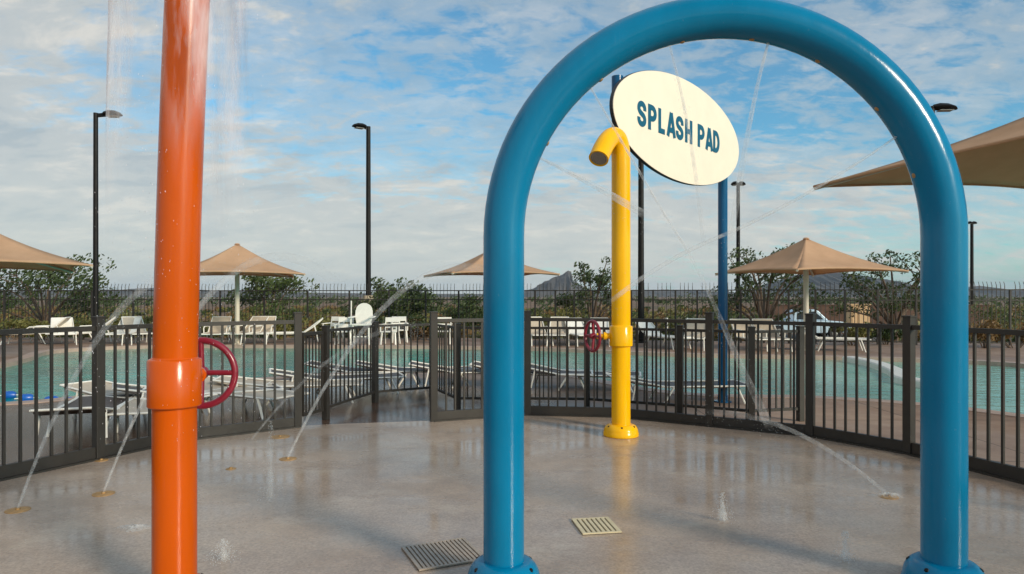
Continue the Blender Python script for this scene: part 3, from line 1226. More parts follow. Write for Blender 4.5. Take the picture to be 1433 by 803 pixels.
def lounger(name, frame_m, sling_m, back_deg, arms=True):
    """chaise: foot towards -Y, head towards +Y; seat 0.36 m"""
    o = thing(name, 'x', 'lounger')
    b = MB()
    W, zs = .33, .36
    bars_rect(b, -W, W, -1.05, .35, zs, .018)
    b.build('frame', frame_m, o)
    for sx in (-1, 1):
        for (y0, y1) in ((-.80, -.92), (.15, .32)):
            MB().tube([(sx * W, y0, zs), (sx * (W + .015), y1, 0.0)], [.020, .017], 8).build('leg', frame_m, o)
    b = MB()
    N = 12
    vs, fs = [], []
    for i in range(N + 1):
        y = -1.02 + 1.32 * i / N
        z = zs + .012 - .03 * math.sin(PI * i / N)
        vs += [(-W + .01, y, z), (W - .01, y, z), (W - .01, y, z - .022), (-W + .01, y, z - .022)]
    for i in range(N):
        for k in range(4):
            k2 = (k + 1) % 4
            fs.append((i * 4 + k, i * 4 + 4 + k, i * 4 + 4 + k2, i * 4 + k2))
    fs += [(0, 1, 2, 3), tuple(N * 4 + k for k in (3, 2, 1, 0))]
    b.add(vs, fs, True)
    b.build('seat', sling_m, o, bevel=0)
    a = R(back_deg)
    d = Vector((0, math.cos(a), math.sin(a)))
    nrm = Vector((0, -math.sin(a), math.cos(a)))
    p0 = Vector((0, .30, zs + .01))
    L = .78
    b = MB()
    vs, fs = [], []
    for i in range(N + 1):
        q_ = p0 + d * (L * i / N) + nrm * (-.03 * math.sin(PI * i / N))
        ww = W - .01 - (.05 * max(0, (i / N - .75) * 4) ** 2)
        vs += [q_ + Vector((-ww, 0, 0)), q_ + Vector((ww, 0, 0)), q_ + Vector((ww, 0, 0)) - nrm * .025, q_ + Vector((-ww, 0, 0)) - nrm * .025]
    for i in range(N):
        for k in range(4):
            k2 = (k + 1) % 4
            fs.append((i * 4 + k, i * 4 + 4 + k, i * 4 + 4 + k2, i * 4 + k2))
    fs += [(0, 1, 2, 3), tuple(N * 4 + k for k in (3, 2, 1, 0))]
    bk = b.add(vs, fs, True).build('backrest', sling_m, o)
    b = MB()
    for sx in (-1, 1):
        b.tube([p0 + Vector((sx * W, 0, 0)), p0 + d * L + Vector((sx * (W - .03), 0, 0))], .018, 8)
    b.tube([p0 + d * L + Vector((-W + .03, 0, 0)), p0 + d * L + Vector((W - .03, 0, 0))], .018, 8)
    for sx in (-1, 1):
        b.tube([p0 + d * (L * .55) + Vector((sx * (W - .02), 0, 0)), (sx * W, .30 + L * .62, .05)], .014, 8)
    b.build('back_frame', frame_m, bk)
    if arms:
        for sx in (-1, 1):
            MB().tube([(sx * (W + .02), -.22, zs), (sx * (W + .03), -.20, .52), (sx * (W + .03), -.12, .57), (sx * (W + .03), .30, .58), (sx * (W + .01), .42, .56)], [.017, .018, .022, .022, .018], 8).build('armrest', frame_m, o)
    return o


def patio_chair():
    o = thing('patio_chair', 'x', 'chair')
    b = MB()
    vs = []
    b.box((0, 0, .42), (.50, .48, .035))
    b.build('seat', M['white'], o, bevel=.012)
    b = MB()
    t_ = Matrix.Rotation(R(-12), 3, 'X')
    for z, h_ in ((.80, .16), (.60, .13)):
        b.box((0, .25 + (z - .45) * .22, z), (.50, .03, h_), m=t_)
    for sx in (-1, 1):
        b.bar((sx * .235, .23, .42), (sx * .235, .36, .88), .035, .03)
    b.build('backrest', M['white'], o, bevel=.006)
    for sx in (-1, 1):
        MB().bar((sx * .22, -.20, .41), (sx * .25, -.26, 0), .045, .04).build('leg', M['white'], o)
        MB().bar((sx * .22, .20, .41), (sx * .25, .30, 0), .045, .04).build('leg', M['white'], o)
        b = MB()
        b.bar((sx * .26, -.22, .41), (sx * .27, -.20, .64), .035, .035)
        b.bar((sx * .27, -.25, .65), (sx * .26, .29, .66), .055, .03)
        b.build('armrest', M['white'], o)
    return o


def place(proto, x, y, rz, label, group, first=[set()]):
    key = proto.name
    if key not in first[0]:
        first[0].add(key)
        o = proto
    else:
        o = copy_tree(proto)
    o.location = (x, y, 0)
    o.rotation_euler = (0, 0, rz)
    o['label'] = label
    o['group'] = group
    return o


GF, GN, GC = 'white loungers along the far pool edge', 'loungers between the splash pad fence and the pool', 'white patio chairs across the pool'
pw_ = lounger('white_lounger', M['white'], M['white'], 37, False)
pf_ = lounger('pool_lounger', M['white'], M['sling'], 40, True)
pd_ = lounger('strap_lounger', M['white'], M['wicker'], 14, False)
pn_ = lounger('sling_lounger', M['white'], M['sling'], 10, False)


def G(px, Y):
    return (px - CX) / F * Y, Y


far_l = [(8, 22.6, 150, 'w', 'white lounger at the far left edge across the pool, back raised'),
         (88, 22.8, 35, 'w', 'white lounger left of the lamp post across the pool, tall raised back'),
         (52, 22.9, -70, 'p', 'low armchair lounger between the two raised white loungers at far left'),
         (118, 23.0, -60, 'p', 'lounger with armrests right at the foot of the left lamp post'),
         (170, 22.9, 10, 'w', 'white upright backed lounger just left of the orange post across the pool'),
         (192, 23.1, 40, 'p', 'second lounger hard against the left side of the orange post'),
         (303, 23.0, 12, 'p', 'tan backed lounger just right of the orange post across the pool'),
         (345, 23.2, -10, 'p', 'tan backed lounger just right of the cream umbrella post'),
         (366, 23.3, 8, 'p', 'third tan lounger right of the cream umbrella post'),
         (412, 23.1, -75, 'w', 'white lounger turned sideways left of the tall entry post'),
         (752, 22.6, 8, 'p', 'tan lounger just right of the left arch leg across the pool'),
         (782, 22.5, -6, 'p', 'second tan lounger right of the left arch leg'),
         (812, 22.4, 10, 'w', 'white lounger left of the maroon wheel on the yellow post'),
         (838, 22.4, -8, 'w', 'white lounger directly behind the maroon wheel of the yellow post'),
         (925, 21.2, 30, 'w', 'white lounger right of the lamp post behind the oval sign'),
         (972, 20.8, -20, 'p', 'tan lounger left of the right blue sign post across the pool'),
         (1052, 20.4, 5, 'p', 'tan lounger between blue sign post and cream umbrella post'),
         (1078, 20.5, -5, 'p', 'tan lounger next left of the cream umbrella post on the right'),
         (1160, 20.0, 70, 'w', 'white lounger with raised back right of the cream umbrella post')]
for px, Y, rz, k, lb in far_l:
    x, y = G(px, Y)
    place(pw_ if k == 'w' else pf_, x, y, R(rz), lb, GF)
pc_ = patio_chair()
for px, Y, rz, lb in [(482, 22.6, 4, 'white patio chair left of the high oval backed chair'), (546, 22.6, -5, 'white patio chair right of the high oval backed chair, alone'),
                      (559, 23.6, 12, 'white patio chair half behind another one near the dark bush'), (620, 22.8, 0, 'white patio chair behind the right entry post'),
                      (466, 23.5, -15, 'white patio chair farthest left of the high oval backed chair')]:
    x, y = G(px, Y)
    place(pc_, x, y, R(rz), lb, GC)

# high white guard chair with oval back
x, y = G(507, 22.4)
hc = thing('guard_chair', 'tall white chair with a rounded oval back across the pool', 'guard chair', (x, y, 0))
b = MB()
pts_ = [(-.24, .0), (.24, .0), (.29, .25), (.28, .45)] + arc(0, .45, .27, .24, 0, 180, 12) + [(-.28, .45), (-.29, .25)]
t_ = Matrix.Rotation(R(82), 3, 'X')
b.prism(pts_, -.02, .02, t_, (0, .22, .68))
b.build('backrest', M['white'], hc, bevel=.01)
MB().box((0, 0, .66), (.58, .50, .05)).build('seat', M['white'], hc, bevel=.01)
for sx in (-1, 1):
    for sy in (-1, 1):
        MB().bar((sx * .25, sy * .2, .64), (sx * .30, sy * .27, 0), .06, .05).build('leg', M['white'], hc)
    MB().bar((sx * .33, -.30, .90), (sx * .33, .28, .92), .12, .03).build('armrest', M['white'], hc)
    MB().bar((sx * .32, -.22, .66), (sx * .32, -.22, .89), .05, .04).build('arm_post', M['white'], hc)
MB().bar((-.28, -.26, .28), (.28, -.26, .28), .05, .04).build('foot_rail', M['white'], hc)
x, y = G(491.5, 22.8)
po = thing('white_pole', 'thin white rescue pole standing left of the oval backed chair', 'pole', (x, y, 0))
MB().tube([(0, 0, 0), (0, 0, 1.44)], .022, 10).build('shaft', M['white'], po)
MB().lathe([(.14, 0), (.14, .03), (.03, .05)], n=16).build('foot', M['white'], po)

near_l = [(-5.05, 8.15, 200, 'd', 'strap lounger outside the fence at the far left edge of the photo'),
          (-4.55, 8.75, 15, 'p', 'pale lounger behind the fence just left of the left fence post'),
          (-5.1, 9.3, 70, 'p', 'pale lounger behind the fence nearest the blue pool floats'),
          (-4.35, 9.55, 120, 'd', 'strap lounger left of the orange post, close to the fence'),
          (-3.85, 9.6, 60, 'p', 'pale lounger right of the orange post below the maroon wheel'),
          (-3.35, 10.4, 100, 'p', 'tan lounger with crossed legs behind the maroon wheel'),
          (-2.85, 11.2, 110, 'd', 'dark strap lounger just left of the tall entry post'),
          (-2.6, 12.3, 95, 'd', 'dark strap lounger seen through the open gate leaf'),
          (-1.75, 12.4, 100, 'd', 'dark strap lounger in the middle of the entry gap'),
          (-.75, 12.2, 95, 'd', 'dark strap lounger left of the left arch leg beyond the entry'),
          (.35, 12.0, 85, 'd', 'dark strap lounger just right of the left arch leg by the pool'),
          (1.15, 11.8, 80, 'd', 'dark strap lounger left of the yellow post by the pool'),
          (2.5, 10.35, 95, 'd', 'dark strap lounger left of the right blue sign post')]
for x, y, rz, k, lb in near_l:
    place(pd_ if k == 'd' else pn_, x, y, R(rz), lb, GN).scale = (1, 1, .74)

# blue lane floats
for i, (px, py) in enumerate([(13, 553), (37, 557), (72, 560), (95, 562)]):
    p = gnd(px, py, -.05)
    o = thing('lane_float', ['leftmost blue float on the pool water, at the photo edge', 'second blue pool float from the left', 'third blue pool float from the left', 'rightmost blue float, nearest the left fence post'][i], 'float', (p.x, p.y, -.05), R(20 + 9 * i), 'blue floats on the pool')
    q_ = Matrix.Rotation(R(90), 3, 'Y')
    MB().lathe([(.012, -.095), (.05, -.09), (.068, -.05), (.072, 0), (.068, .05), (.05, .09), (.012, .095)], (0, 0, 0), 20, True, q_).build('float_body', M['float'], o)
    MB().tube([(-.16, 0, 0), (.16, 0, 0)], .008, 6).build('rope', M['white'], o)

# ------------------------------------------------------------------ trees and scrub
def leafcloud(b, centers, rad, n_, size, rnd, flat=.8):
    for c in centers:
        rr_ = rad * (.65 + .7 * rnd.random())
        for _ in range(n_):
            while True:
                p = Vector((rnd.uniform(-1, 1), rnd.uniform(-1, 1), rnd.uniform(-1, 1)))
                if p.length < 1:
                    break
            p = Vector(c) + Vector((p.x, p.y, p.z * flat)) * rr_
            s_ = size * (.5 + rnd.random())
            q_ = Vector((rnd.gauss(0, 1), rnd.gauss(0, 1), rnd.gauss(0, 1)))
            q_.normalize()
            u_ = q_.orthogonal().normalized()
            w__ = q_.cross(u_)
            b.add([p - u_ * s_, p + w__ * s_ * .45, p + u_ * s_, p - w__ * s_ * .45], [(0, 1, 2, 3)])


def tree(name, label, x, y, zb, height, spread, seed, leaf, n_limb=7, per=70, lsize=.075, clump=.42, trunk_h=.35, group='trees beyond the far fence', flat=.7):
    rnd = random.Random(seed)
    o = thing(name, label, 'tree', (x, y, zb), 0, group)
    tb, lb = MB(), MB()
    th = height * trunk_h
    tb.tube([(0, 0, -.1), (rnd.uniform(-.08, .08), 0, th * .5), (rnd.uniform(-.1, .1), rnd.uniform(-.1, .1), th)], [height * .032, height * .026, height * .022], 10)
    cs = []
    for k in range(n_limb):
        a = 2 * PI * (k + rnd.random() * .7) / n_limb
        el_ = rnd.uniform(-.15, 1.25)
        L = spread * rnd.uniform(.65, 1.05) * math.cos(el_) + .15
        tip = Vector((math.cos(a) * L, math.sin(a) * L, th + (height - th) * (.30 + .68 * math.sin(el_) * rnd.uniform(.75, 1.05))))
        m_ = Vector((tip.x * .45, tip.y * .45, th + (tip.z - th) * .6))
        tb.tube([(0, 0, th * .8), m_, tip], [height * .016, height * .011, height * .004], 6)
        cs += [tip, m_.lerp(tip, .6)]
        for j in range(3):
            d = Vector((rnd.uniform(-1, 1), rnd.uniform(-1, 1), rnd.uniform(-.5, .8))) * spread * .38
            e = m_.lerp(tip, rnd.uniform(.3, 1)) + d
            e.z = min(e.z, height)
            tb.tube([m_.lerp(tip, .5), e], [height * .007, height * .003], 5)
            cs.append(e)
    leafcloud(lb, cs, clump, per, lsize, rnd, flat)
    tb.build('trunk', M['bark'], o)
    lb.build('crown', leaf, o)
    return o


tree('mesquite_tree', 'wide dark green tree beyond the fence at the far left', *G(62, 33), -.6, 4.0, 3.2, 1, M['leafdark'], 11, 80, .10, .75, .25)
tree('mesquite_tree', 'small green tree behind the umbrella just right of the orange post', *G(378, 32), -.6, 3.2, 1.9, 2, M['leaf'], 8, 90, .08, .5, .25)
tree('mesquite_tree', 'dark leaning bushy tree just right of the lamp post on its tan footing', *G(560, 30), -.5, 2.7, 1.7, 3, M['leafdark'], 9, 100, .085, .5, .2)
tree('desert_tree', 'open twiggy tree directly left of the yellow post', *G(828, 29), -.4, 3.75, 1.3, 14, M['leafdark'], 12, 52, .065, .32, .14)
tree('desert_tree', 'loose green tree behind the blue sign post and the right umbrella', *G(1070, 28), -.4, 4.3, 2.1, 5, M['leafdark'], 13, 60, .07, .38, .16)
tree('desert_tree', 'sparse tree just left of the right arch leg', *G(1252, 27.5), -.4, 4.1, 1.9, 26, M['leafdark'], 13, 50, .07, .36, .18)
tree('mesquite_tree', 'low round tree behind the left leg of the blue arch', *G(655, 34), -.7, 2.3, .9, 7, M['leafdark'], 7, 60, .08, .42, .2)

# planting strip along the inside of the far fence and shrubs just outside it
def shrub(name, label, x, y, zb, w__, h_, seed, leaf, n_=9, per=90, size=.06, group='shrubs along the far fence'):
    rnd = random.Random(seed)
    o = thing(name, label, 'shrub', (x, y, zb), 0, group)
    tb, lb = MB(), MB()
    cs = []
    for k in range(n_):
        a = rnd.random() * 2 * PI
        r_ = w__ * .42 * math.sqrt(rnd.random())
        c = Vector((math.cos(a) * r_, math.sin(a) * r_ * .7, h_ * rnd.uniform(.3, .85)))
        cs.append(c)
        tb.tube([(c.x * .2, c.y * .2, -.05), c], [.022, .006], 5)
    leafcloud(lb, cs, h_ * .30, per, size, rnd, .75)
    tb.build('stems', M['bark'], o)
    lb.build('foliage', leaf, o)
    return o


sh_list = [(22, 24.9, 1.9, .75, 'leafolive', 'yellow green shrub behind the leftmost white loungers'),
           (62, 25.0, 1.5, .7, 'leafolive', 'yellow green shrub between the two raised white loungers'),
           (112, 25.0, 1.6, .8, 'leafolive', 'yellow green shrub at the foot of the left lamp post'),
           (190, 25.0, 1.7, .9, 'leafolive', 'yellow green shrub left of the orange post'),
           (322, 24.9, 1.5, .8, 'leafolive', 'olive shrub behind the cream post right of the orange post'),
           (392, 24.9, 1.8, .8, 'leafolive', 'olive shrub behind the sideways white lounger'),
           (448, 24.9, 1.5, .8, 'leafolive', 'olive shrub left of the white patio chairs'),
           (600, 24.6, 1.6, .9, 'leafdark', 'dark shrub behind the right entry post'),
           (580, 24.7, 1.6, .8, 'leafrust', 'rusty shrub right of the white patio chairs'),
           (760, 27.0, 1.6, 1.1, 'leafolive', 'olive shrub right of the left arch leg beyond the fence'),
           (795, 27.5, 1.6, 1.2, 'leafolive', 'olive shrub below the twiggy tree by the yellow post'),
           (1195, 22.0, 1.4, .7, 'leafolive', 'olive shrub below the tan box right of the umbrella'),
           (1240, 22.4, 1.2, .6, 'leafdark', 'dark shrub below the sparse tree by the right arch leg'),
           (1378, 21.0, 1.4, .8, 'leafrust', 'rusty shrub inside the fence right of the blue arch'),
           (1420, 21.0, 1.4, .8, 'leafrust', 'rusty shrub at the right photo edge'),
           (1385, 34.0, 1.8, 1.9, 'leaf', 'taller green shrub beyond the fence right of the blue arch'),
           (985, 30.0, 2.2, 1.7, 'leaf', 'wide green shrub beyond the fence left of the blue sign post')]
for i, (px, Y, w__, h_, lf, lb) in enumerate(sh_list):
    x, y = G(px, Y)
    shrub('shrub', lb, x, y, 0.0 if Y < 25.5 else terrain_z(x, y), w__, h_ * (1.0 if Y < 25.5 else 1.2), 40 + i, M[lf])

# desert scrub: uncountable ground cover, three kinds of foliage
rnd = random.Random(99)
for name, lf, cnt in (('desert_scrub', 'leafolive', 520), ('desert_scrub', 'leafrust', 380), ('desert_scrub', 'leafdark', 330)):
    b = MB()
    for _ in range(cnt):
        Y = 29 + 95 * rnd.random() ** 1.4
        if 38.5 < Y < 48.5:
            continue
        X = rnd.uniform(-.95, .95) * Y
        if Y < 41 and 1050 < X / Y * F + CX < 1240:
            continue
        h_ = rnd.uniform(.35, 1.05) * (1.0 if Y < 60 else 1.3)
        zb = terrain_z(X, Y)
        leafcloud(b, [(X + rnd.uniform(-.5, .5), Y + rnd.uniform(-.4, .4), zb + h_ * .45) for _ in range(3)], h_ * .62, 34, .085 + Y * .0011, rnd, .75)
    o = b.build(name, M[lf])
    tag(o, {'leafolive': 'low olive desert scrub covering the ground beyond the far fence', 'leafrust': 'low rust brown dry scrub beyond the far fence',
            'leafdark': 'low dark green scrub beyond the far fence'}[lf], 'scrub', kind='stuff')

# distant tree line as a mass
b = MB()
for _ in range(900):
    Y = rnd.uniform(150, 420)
    X = rnd.uniform(-.95, .95) * Y
    h_ = rnd.uniform(1.2, 3.4)
    leafcloud(b, [(X, Y, -1 + h_ * .45)], h_ * .8, 16, .55, rnd, .6)
tag(b.build('distant_scrub', M['leafdark']), 'far dark scrub line along the desert horizon', 'scrub', kind='stuff')

# ------------------------------------------------------------------ beyond the fence: wall, box, truck, posts
wl_ = thing('block_wall', 'low reddish brown block wall beyond the fence behind the pickup', 'wall', (28, 56, -1.1))
MB().box((2, 0, .95), (18, .3, 1.9)).build('wall_panel', M['block'], wl_)
MB().box((2, 0, 1.945), (18.1, .4, .08)).build('wall_cap', M['block'], wl_)
x, y = G(1200, 42)
bx = thing('utility_cabinet', 'tan metal utility cabinet beyond the fence right of the pickup', 'cabinet', (x, y, -1.05))
b = MB().box((0, 0, 1.05), (1.15, .7, 2.1))
b.build('body', M['tan'], bx, bevel=.02)
for k in (-.36, 0, .36):
    MB().box((k, -.365, 1.05), (.30, .03, 1.9)).build('door', M['tan'], bx, bevel=.006)
MB().box((0, 0, 2.13), (1.25, .8, .06)).build('roof', M['tan'], bx)

for i, px in enumerate((933, 961)):
    x, y = G(px, 41)
    bo = thing('bollard', ['white bollard beyond the fence nearer the yellow post', 'white bollard beyond the fence nearer the blue sign post'][i], 'bollard', (x, y, -1.02), 0, 'white bollards by the road')
    MB().lathe([(0, 1.32), (.06, 1.30), (.085, 1.22), (.085, 0)], n=16).build('bollard_post', M['white'], bo)
    MB().lathe([(.14, 0), (.14, .05), (.086, .06)], n=16).build('base', M['concrete_pale'], bo)

# pickup truck, nose to the right
x, y = G(1119, 42.0)
tk = thing('pickup_truck', 'silver blue pickup truck parked beyond the fence behind the umbrella post', 'pickup truck', (x, y, -1.02))


def side_prism(poly, half, name, m, parent, bev=.03, y0=0):
    b_ = MB()
    n_ = len(poly)
    vs_ = [(px_, s_ * half + y0, pz) for s_ in (-1, 1) for px_, pz in poly]
    b_.add(vs_, [tuple(range(n_)), tuple(range(2 * n_ - 1, n_ - 1, -1))] + [(i, i + n_, (i + 1) % n_ + n_, (i + 1) % n_) for i in range(n_)])
    return b_.build(name, m, parent, bevel=bev)


def arch_pts(cx, r_):
    return [(cx + r_ * math.cos(a), .40 + r_ * math.sin(a)) for a in [PI * k / 8 for k in range(9)]]


low = [(-2.75, .55), (-2.75, 1.12), (-.62, 1.12), (1.35, 1.14), (2.1, 1.08), (2.62, .98), (2.74, .80), (2.74, .45)]
low += arch_pts(1.75, .44) + [(1.2, .38), (-1.2, .38)] + arch_pts(-1.72, .44) + [(-2.3, .45)]
side_prism(low, .93, 'body', M['carpaint'], tk, .04)
cab = [(-.72, 1.12), (-.66, 1.62), (-.50, 1.78), (.55, 1.80), (.80, 1.72), (1.42, 1.14)]
cb = side_prism(cab, .80, 'cab', M['carpaint'], tk, .05)
wpoly = [(-.52, 1.20), (-.48, 1.60), (.02, 1.68), (.02, 1.20)]
wp2 = [(.09, 1.20), (.09, 1.68), (.58, 1.68), (1.12, 1.20)]
for s_ in (-1, 1):
    for pp in (wpoly, wp2):
        side_prism(pp, .012, 'window', M['glass'], cb, 0, s_ * .80)
side_prism([(.80, 1.70), (.85, 1.71), (1.42, 1.19), (1.37, 1.18)], .68, 'windscreen', M['glass'], cb, 0)
for cx_ in (-1.72, 1.75):
    for s_ in (-1, 1):
        q_ = Matrix.Rotation(R(90), 3, 'X')
        wlh = MB().lathe([(.20, -.11), (.34, -.11), (.37, -.07), (.37, .07), (.34, .11), (.20, .11)], (cx_, s_ * .84, .37), 28, True, q_).build('tyre', M['tire'], tk)
        MB().lathe([(0, -.08), (.08, -.09), (.20, -.07), (.20, .07), (.08, .09), (0, .08)], (cx_, s_ * .84, .37), 20, False, q_).build('rim', M['steel'], wlh)
for s_ in (-1, 1):
    MB().box((2.66, s_ * .70, .88), (.14, .34, .16)).build('headlight', M['lens'], tk, bevel=.02)
MB().box((2.76, 0, .55), (.12, 1.8, .20)).build('bumper', M['steel'], tk, bevel=.03)
MB().box((-2.78, 0, .58), (.12, 1.8, .18)).build('bumper', M['steel'], tk, bevel=.03)

# ------------------------------------------------------------------ floor fittings on the pad
def grate(label, c, w__, d__, rz, m, n_):
    o = thing('floor_grate', label, 'drain grate', (c.x, c.y, .008), rz, 'drain grates')
    b = MB()
    b.box((0, 0, .001), (w__, d__, .004))
    b.build('drain_shadow', M['hole'], o)
    b = MB()
    for s_ in (-1, 1):
        b.box((0, s_ * (d__ / 2 - .008), .006), (w__, .016, .010))
        b.box((s_ * (w__ / 2 - .008), 0, .0062), (.016, d__ - .033, .010))
    b.build('frame', m, o)
    b = MB()
    for k in range(n_):
        xx = -w__ / 2 + w__ * (k + .5) / n_
        b.box((xx, 0, .0065), (w__ / n_ * .62, d__ - .034, .009))
    b.build('slats', m, o)
    return o


grate('small square cream drain grate in the middle of the wet pad', gnd(834, 738), .27, .31, R(9), M['grate'], 8)
grate('large weathered drain grate in the wet pad left of the left arch leg', gnd(620, 777), .42, .40, R(24), M['darkgrate'], 16)


def nozzle(px, py, label, r_=.055):
    p = gnd(px, py)
    o = thing('floor_nozzle', label, 'floor nozzle', (p.x, p.y, .006), 0, 'brass water nozzles in the pad')
    MB().lathe([(r_ * 1.5, 0), (r_ * 1.5, .004), (r_ * .9, .007), (0.004, .007)], n=28).build('plate', M['brass'], o)
    MB().lathe([(.016, .006), (.015, .016), (.008, .017), (.008, .008)], n=16).build('spout', M['brass'], o)
    return p


def ground_jet(P0_, P1, apex, label, name='water_jet', r0=.008, r1=.028, f0=1.0, f1=.12, frac=1.0, group='arching water jets', nd=700):
    """thrown stream from P0_ to landing P1 with given apex height; only the coherent part is modelled"""
    N = 44
    pts_, rr_, fd = [], [], []
    for i in range(N + 1):
        t_ = i / N * frac
        p = P0_.lerp(P1, t_)
        p.z = P0_.z * (1 - t_) + P1.z * t_ + 4 * apex * t_ * (1 - t_)
        pts_.append(p)
        k = i / N
        rr_.append(r0 + (r1 - r0) * k)
        fd.append((f0 + (f1 - f0) * k) * min(1, (1 - k) * 4 + .0))
    c0 = Vector(pts_[0])
    b = MB()
    b.tube([p - c0 for p in pts_], rr_, 10, cap=False, fade=fd)
    # droplets breaking away
    rd_ = random.Random(hash(label) % 1000 if False else len(label) * 7)
    for _ in range(nd):
        i = min(N - 3, int(N * rd_.random() ** .6) + 2)
        p = pts_[i] - c0 + Vector((rd_.gauss(0, 1), rd_.gauss(0, 1), rd_.gauss(-.5, 1.1))) * (rr_[i] * 1.1 + .05 * (i / N) ** 2)
        s_ = rd_.uniform(.0008, .0024)
        b.add([p + Vector(q_) * s_ for q_ in ((1, 0, 0), (-1, 0, 0), (0, 1, 0), (0, -1, 0), (0, 0, 1.6), (0, 0, -1.6))],
              [(0, 2, 4), (2, 1, 4), (1, 3, 4), (3, 0, 4), (2, 0, 5), (1, 2, 5), (3, 1, 5), (0, 3, 5)], True, [2.0] * 6)
    o = b.build(name, M['jet'], None, c0, fade=True)
    tag(o, label, 'water jet', group)
    return o


def jet_through(src, apx, label, Y1=None, **k):
    """jet from ground point src, apex at photo pixel apx; Y1 = distance at the apex"""
    P0_ = Vector((src.x, src.y, .02))
    A = at(apx[0], apx[1], Y1 or src.y)
    P1 = Vector((2 * A.x - P0_.x, 2 * A.y - P0_.y, .02))
    return ground_jet(P0_, P1, A.z, label, **k)


n1 = nozzle(25, 715, 'brass floor nozzle nearest the bottom left corner')
n2 = nozzle(145, 692, 'brass floor nozzle just left of the orange post')
n3 = nozzle(403, 643, 'brass floor nozzle right of the orange post')
nozzle(323, 657, 'small brass floor cap between the orange post and the next nozzle', .03)
n4 = nozzle(392, 612, 'brass floor nozzle at the far left rim of the pad', .07)
nozzle(142, 645, 'brass floor nozzle against the left fence post', .04)
n5 = nozzle(1243, 696, 'brass floor nozzle just left of the right arch leg', .05)
jet_through(n1, (262, 385), 'water jet rising from the bottom left nozzle past the left fence post', frac=.60, r0=.009, r1=.04)
jet_through(n2, (392, 362), 'water jet rising from the nozzle left of the orange post', Y1=5.9, frac=.72, r0=.009, r1=.05)
jet_through(n3, (650, 376), 'long water jet crossing the fence between orange post and blue arch', Y1=7.0, frac=.68, r0=.012, r1=.05)
jet_through(Vector((gnd(352, 618).x, gnd(352, 618).y, 0)), (600, 455), 'fainter water jet left of the long jet near the open gate', frac=.5, f0=.6, r0=.010, r1=.035)
jet_through(n5, (1010, 580), 'low water jet curving left from the nozzle by the right arch leg', Y1=6.0, frac=.60, nd=140, r0=.012, r1=.026, f0=1.0)

# jets thrown inward by the arch
def free_jet(pxs, label, r0=.004, r1=.010, f0=.8, f1=.4, Y0=AY, Y1=AY):
    P = [at(px, py, Y0 + (Y1 - Y0) * i / (len(pxs) - 1)) for i, (px, py) in enumerate(pxs)]
    P = catmull(P, 10)
    c0 = P[0].copy()
    n_ = len(P)
    b = MB()
    b.tube([p - c0 for p in P], [r0 + (r1 - r0) * i / (n_ - 1) for i in range(n_)], 8, cap=False,
           fade=[(f0 + (f1 - f0) * i / (n_ - 1)) * min(1, (n_ - 1 - i) / 4) for i in range(n_)])
    rd_ = random.Random(len(label))
    for _ in range(260):
        i = rd_.randrange(3, n_)
        rr_ = r0 + (r1 - r0) * i / (n_ - 1)
        p = P[i] - c0 + Vector((rd_.gauss(0, 1), rd_.gauss(0, 1), rd_.gauss(-.6, 1))) * (rr_ * 1.6 + .012 * i / n_)
        s_ = rd_.uniform(.0007, .0016)
        b.add([p + Vector(q_) * s_ for q_ in ((1, 0, 0), (-1, 0, 0), (0, 1, 0), (0, -1, 0), (0, 0, 1.6), (0, 0, -1.6))],
              [(0, 2, 4), (2, 1, 4), (1, 3, 4), (3, 0, 4), (2, 0, 5), (1, 2, 5), (3, 1, 5), (0, 3, 5)], True, [2.0] * 6)
    o = b.build('arch_jet', M['jet'], None, c0, fade=True)
    tag(o, label, 'water jet', 'thin water jets from the blue arch')


free_jet([(824, 118), (880, 215), (930, 300), (966, 356)], 'thin jet from the upper left of the arch crossing the sign edge', .006, .009, 1.3, 1.1)
free_jet([(934, 52), (950, 115), (965, 190), (977, 272), (985, 340)], 'thin jet falling from the arch top across the sign face', .006, .014, 1.2, .5)
free_jet([(1076, 56), (1060, 120), (1045, 195), (1032, 275), (1020, 350)], 'thin jet falling from the arch top right of the sign', .007, .022, 1.2, .4)
free_jet([(752, 219), (800, 243), (850, 270), (905, 302)], 'wide faint jet from the left inside of the arch across the yellow post', .006, .024, 1.6, .8)
free_jet([(1256, 190), (1200, 228), (1130, 270), (1050, 312), (965, 350), (900, 388), (850, 425)], 'long jet from the right inside of the arch down to the left', .006, .014, 1.2, .7)
free_jet([(962, 352), (985, 395), (1010, 450), (1036, 510), (1060, 560), (1078, 600)], 'broad faint spray falling from where the arch jets cross', .006, .026, .45, .30)


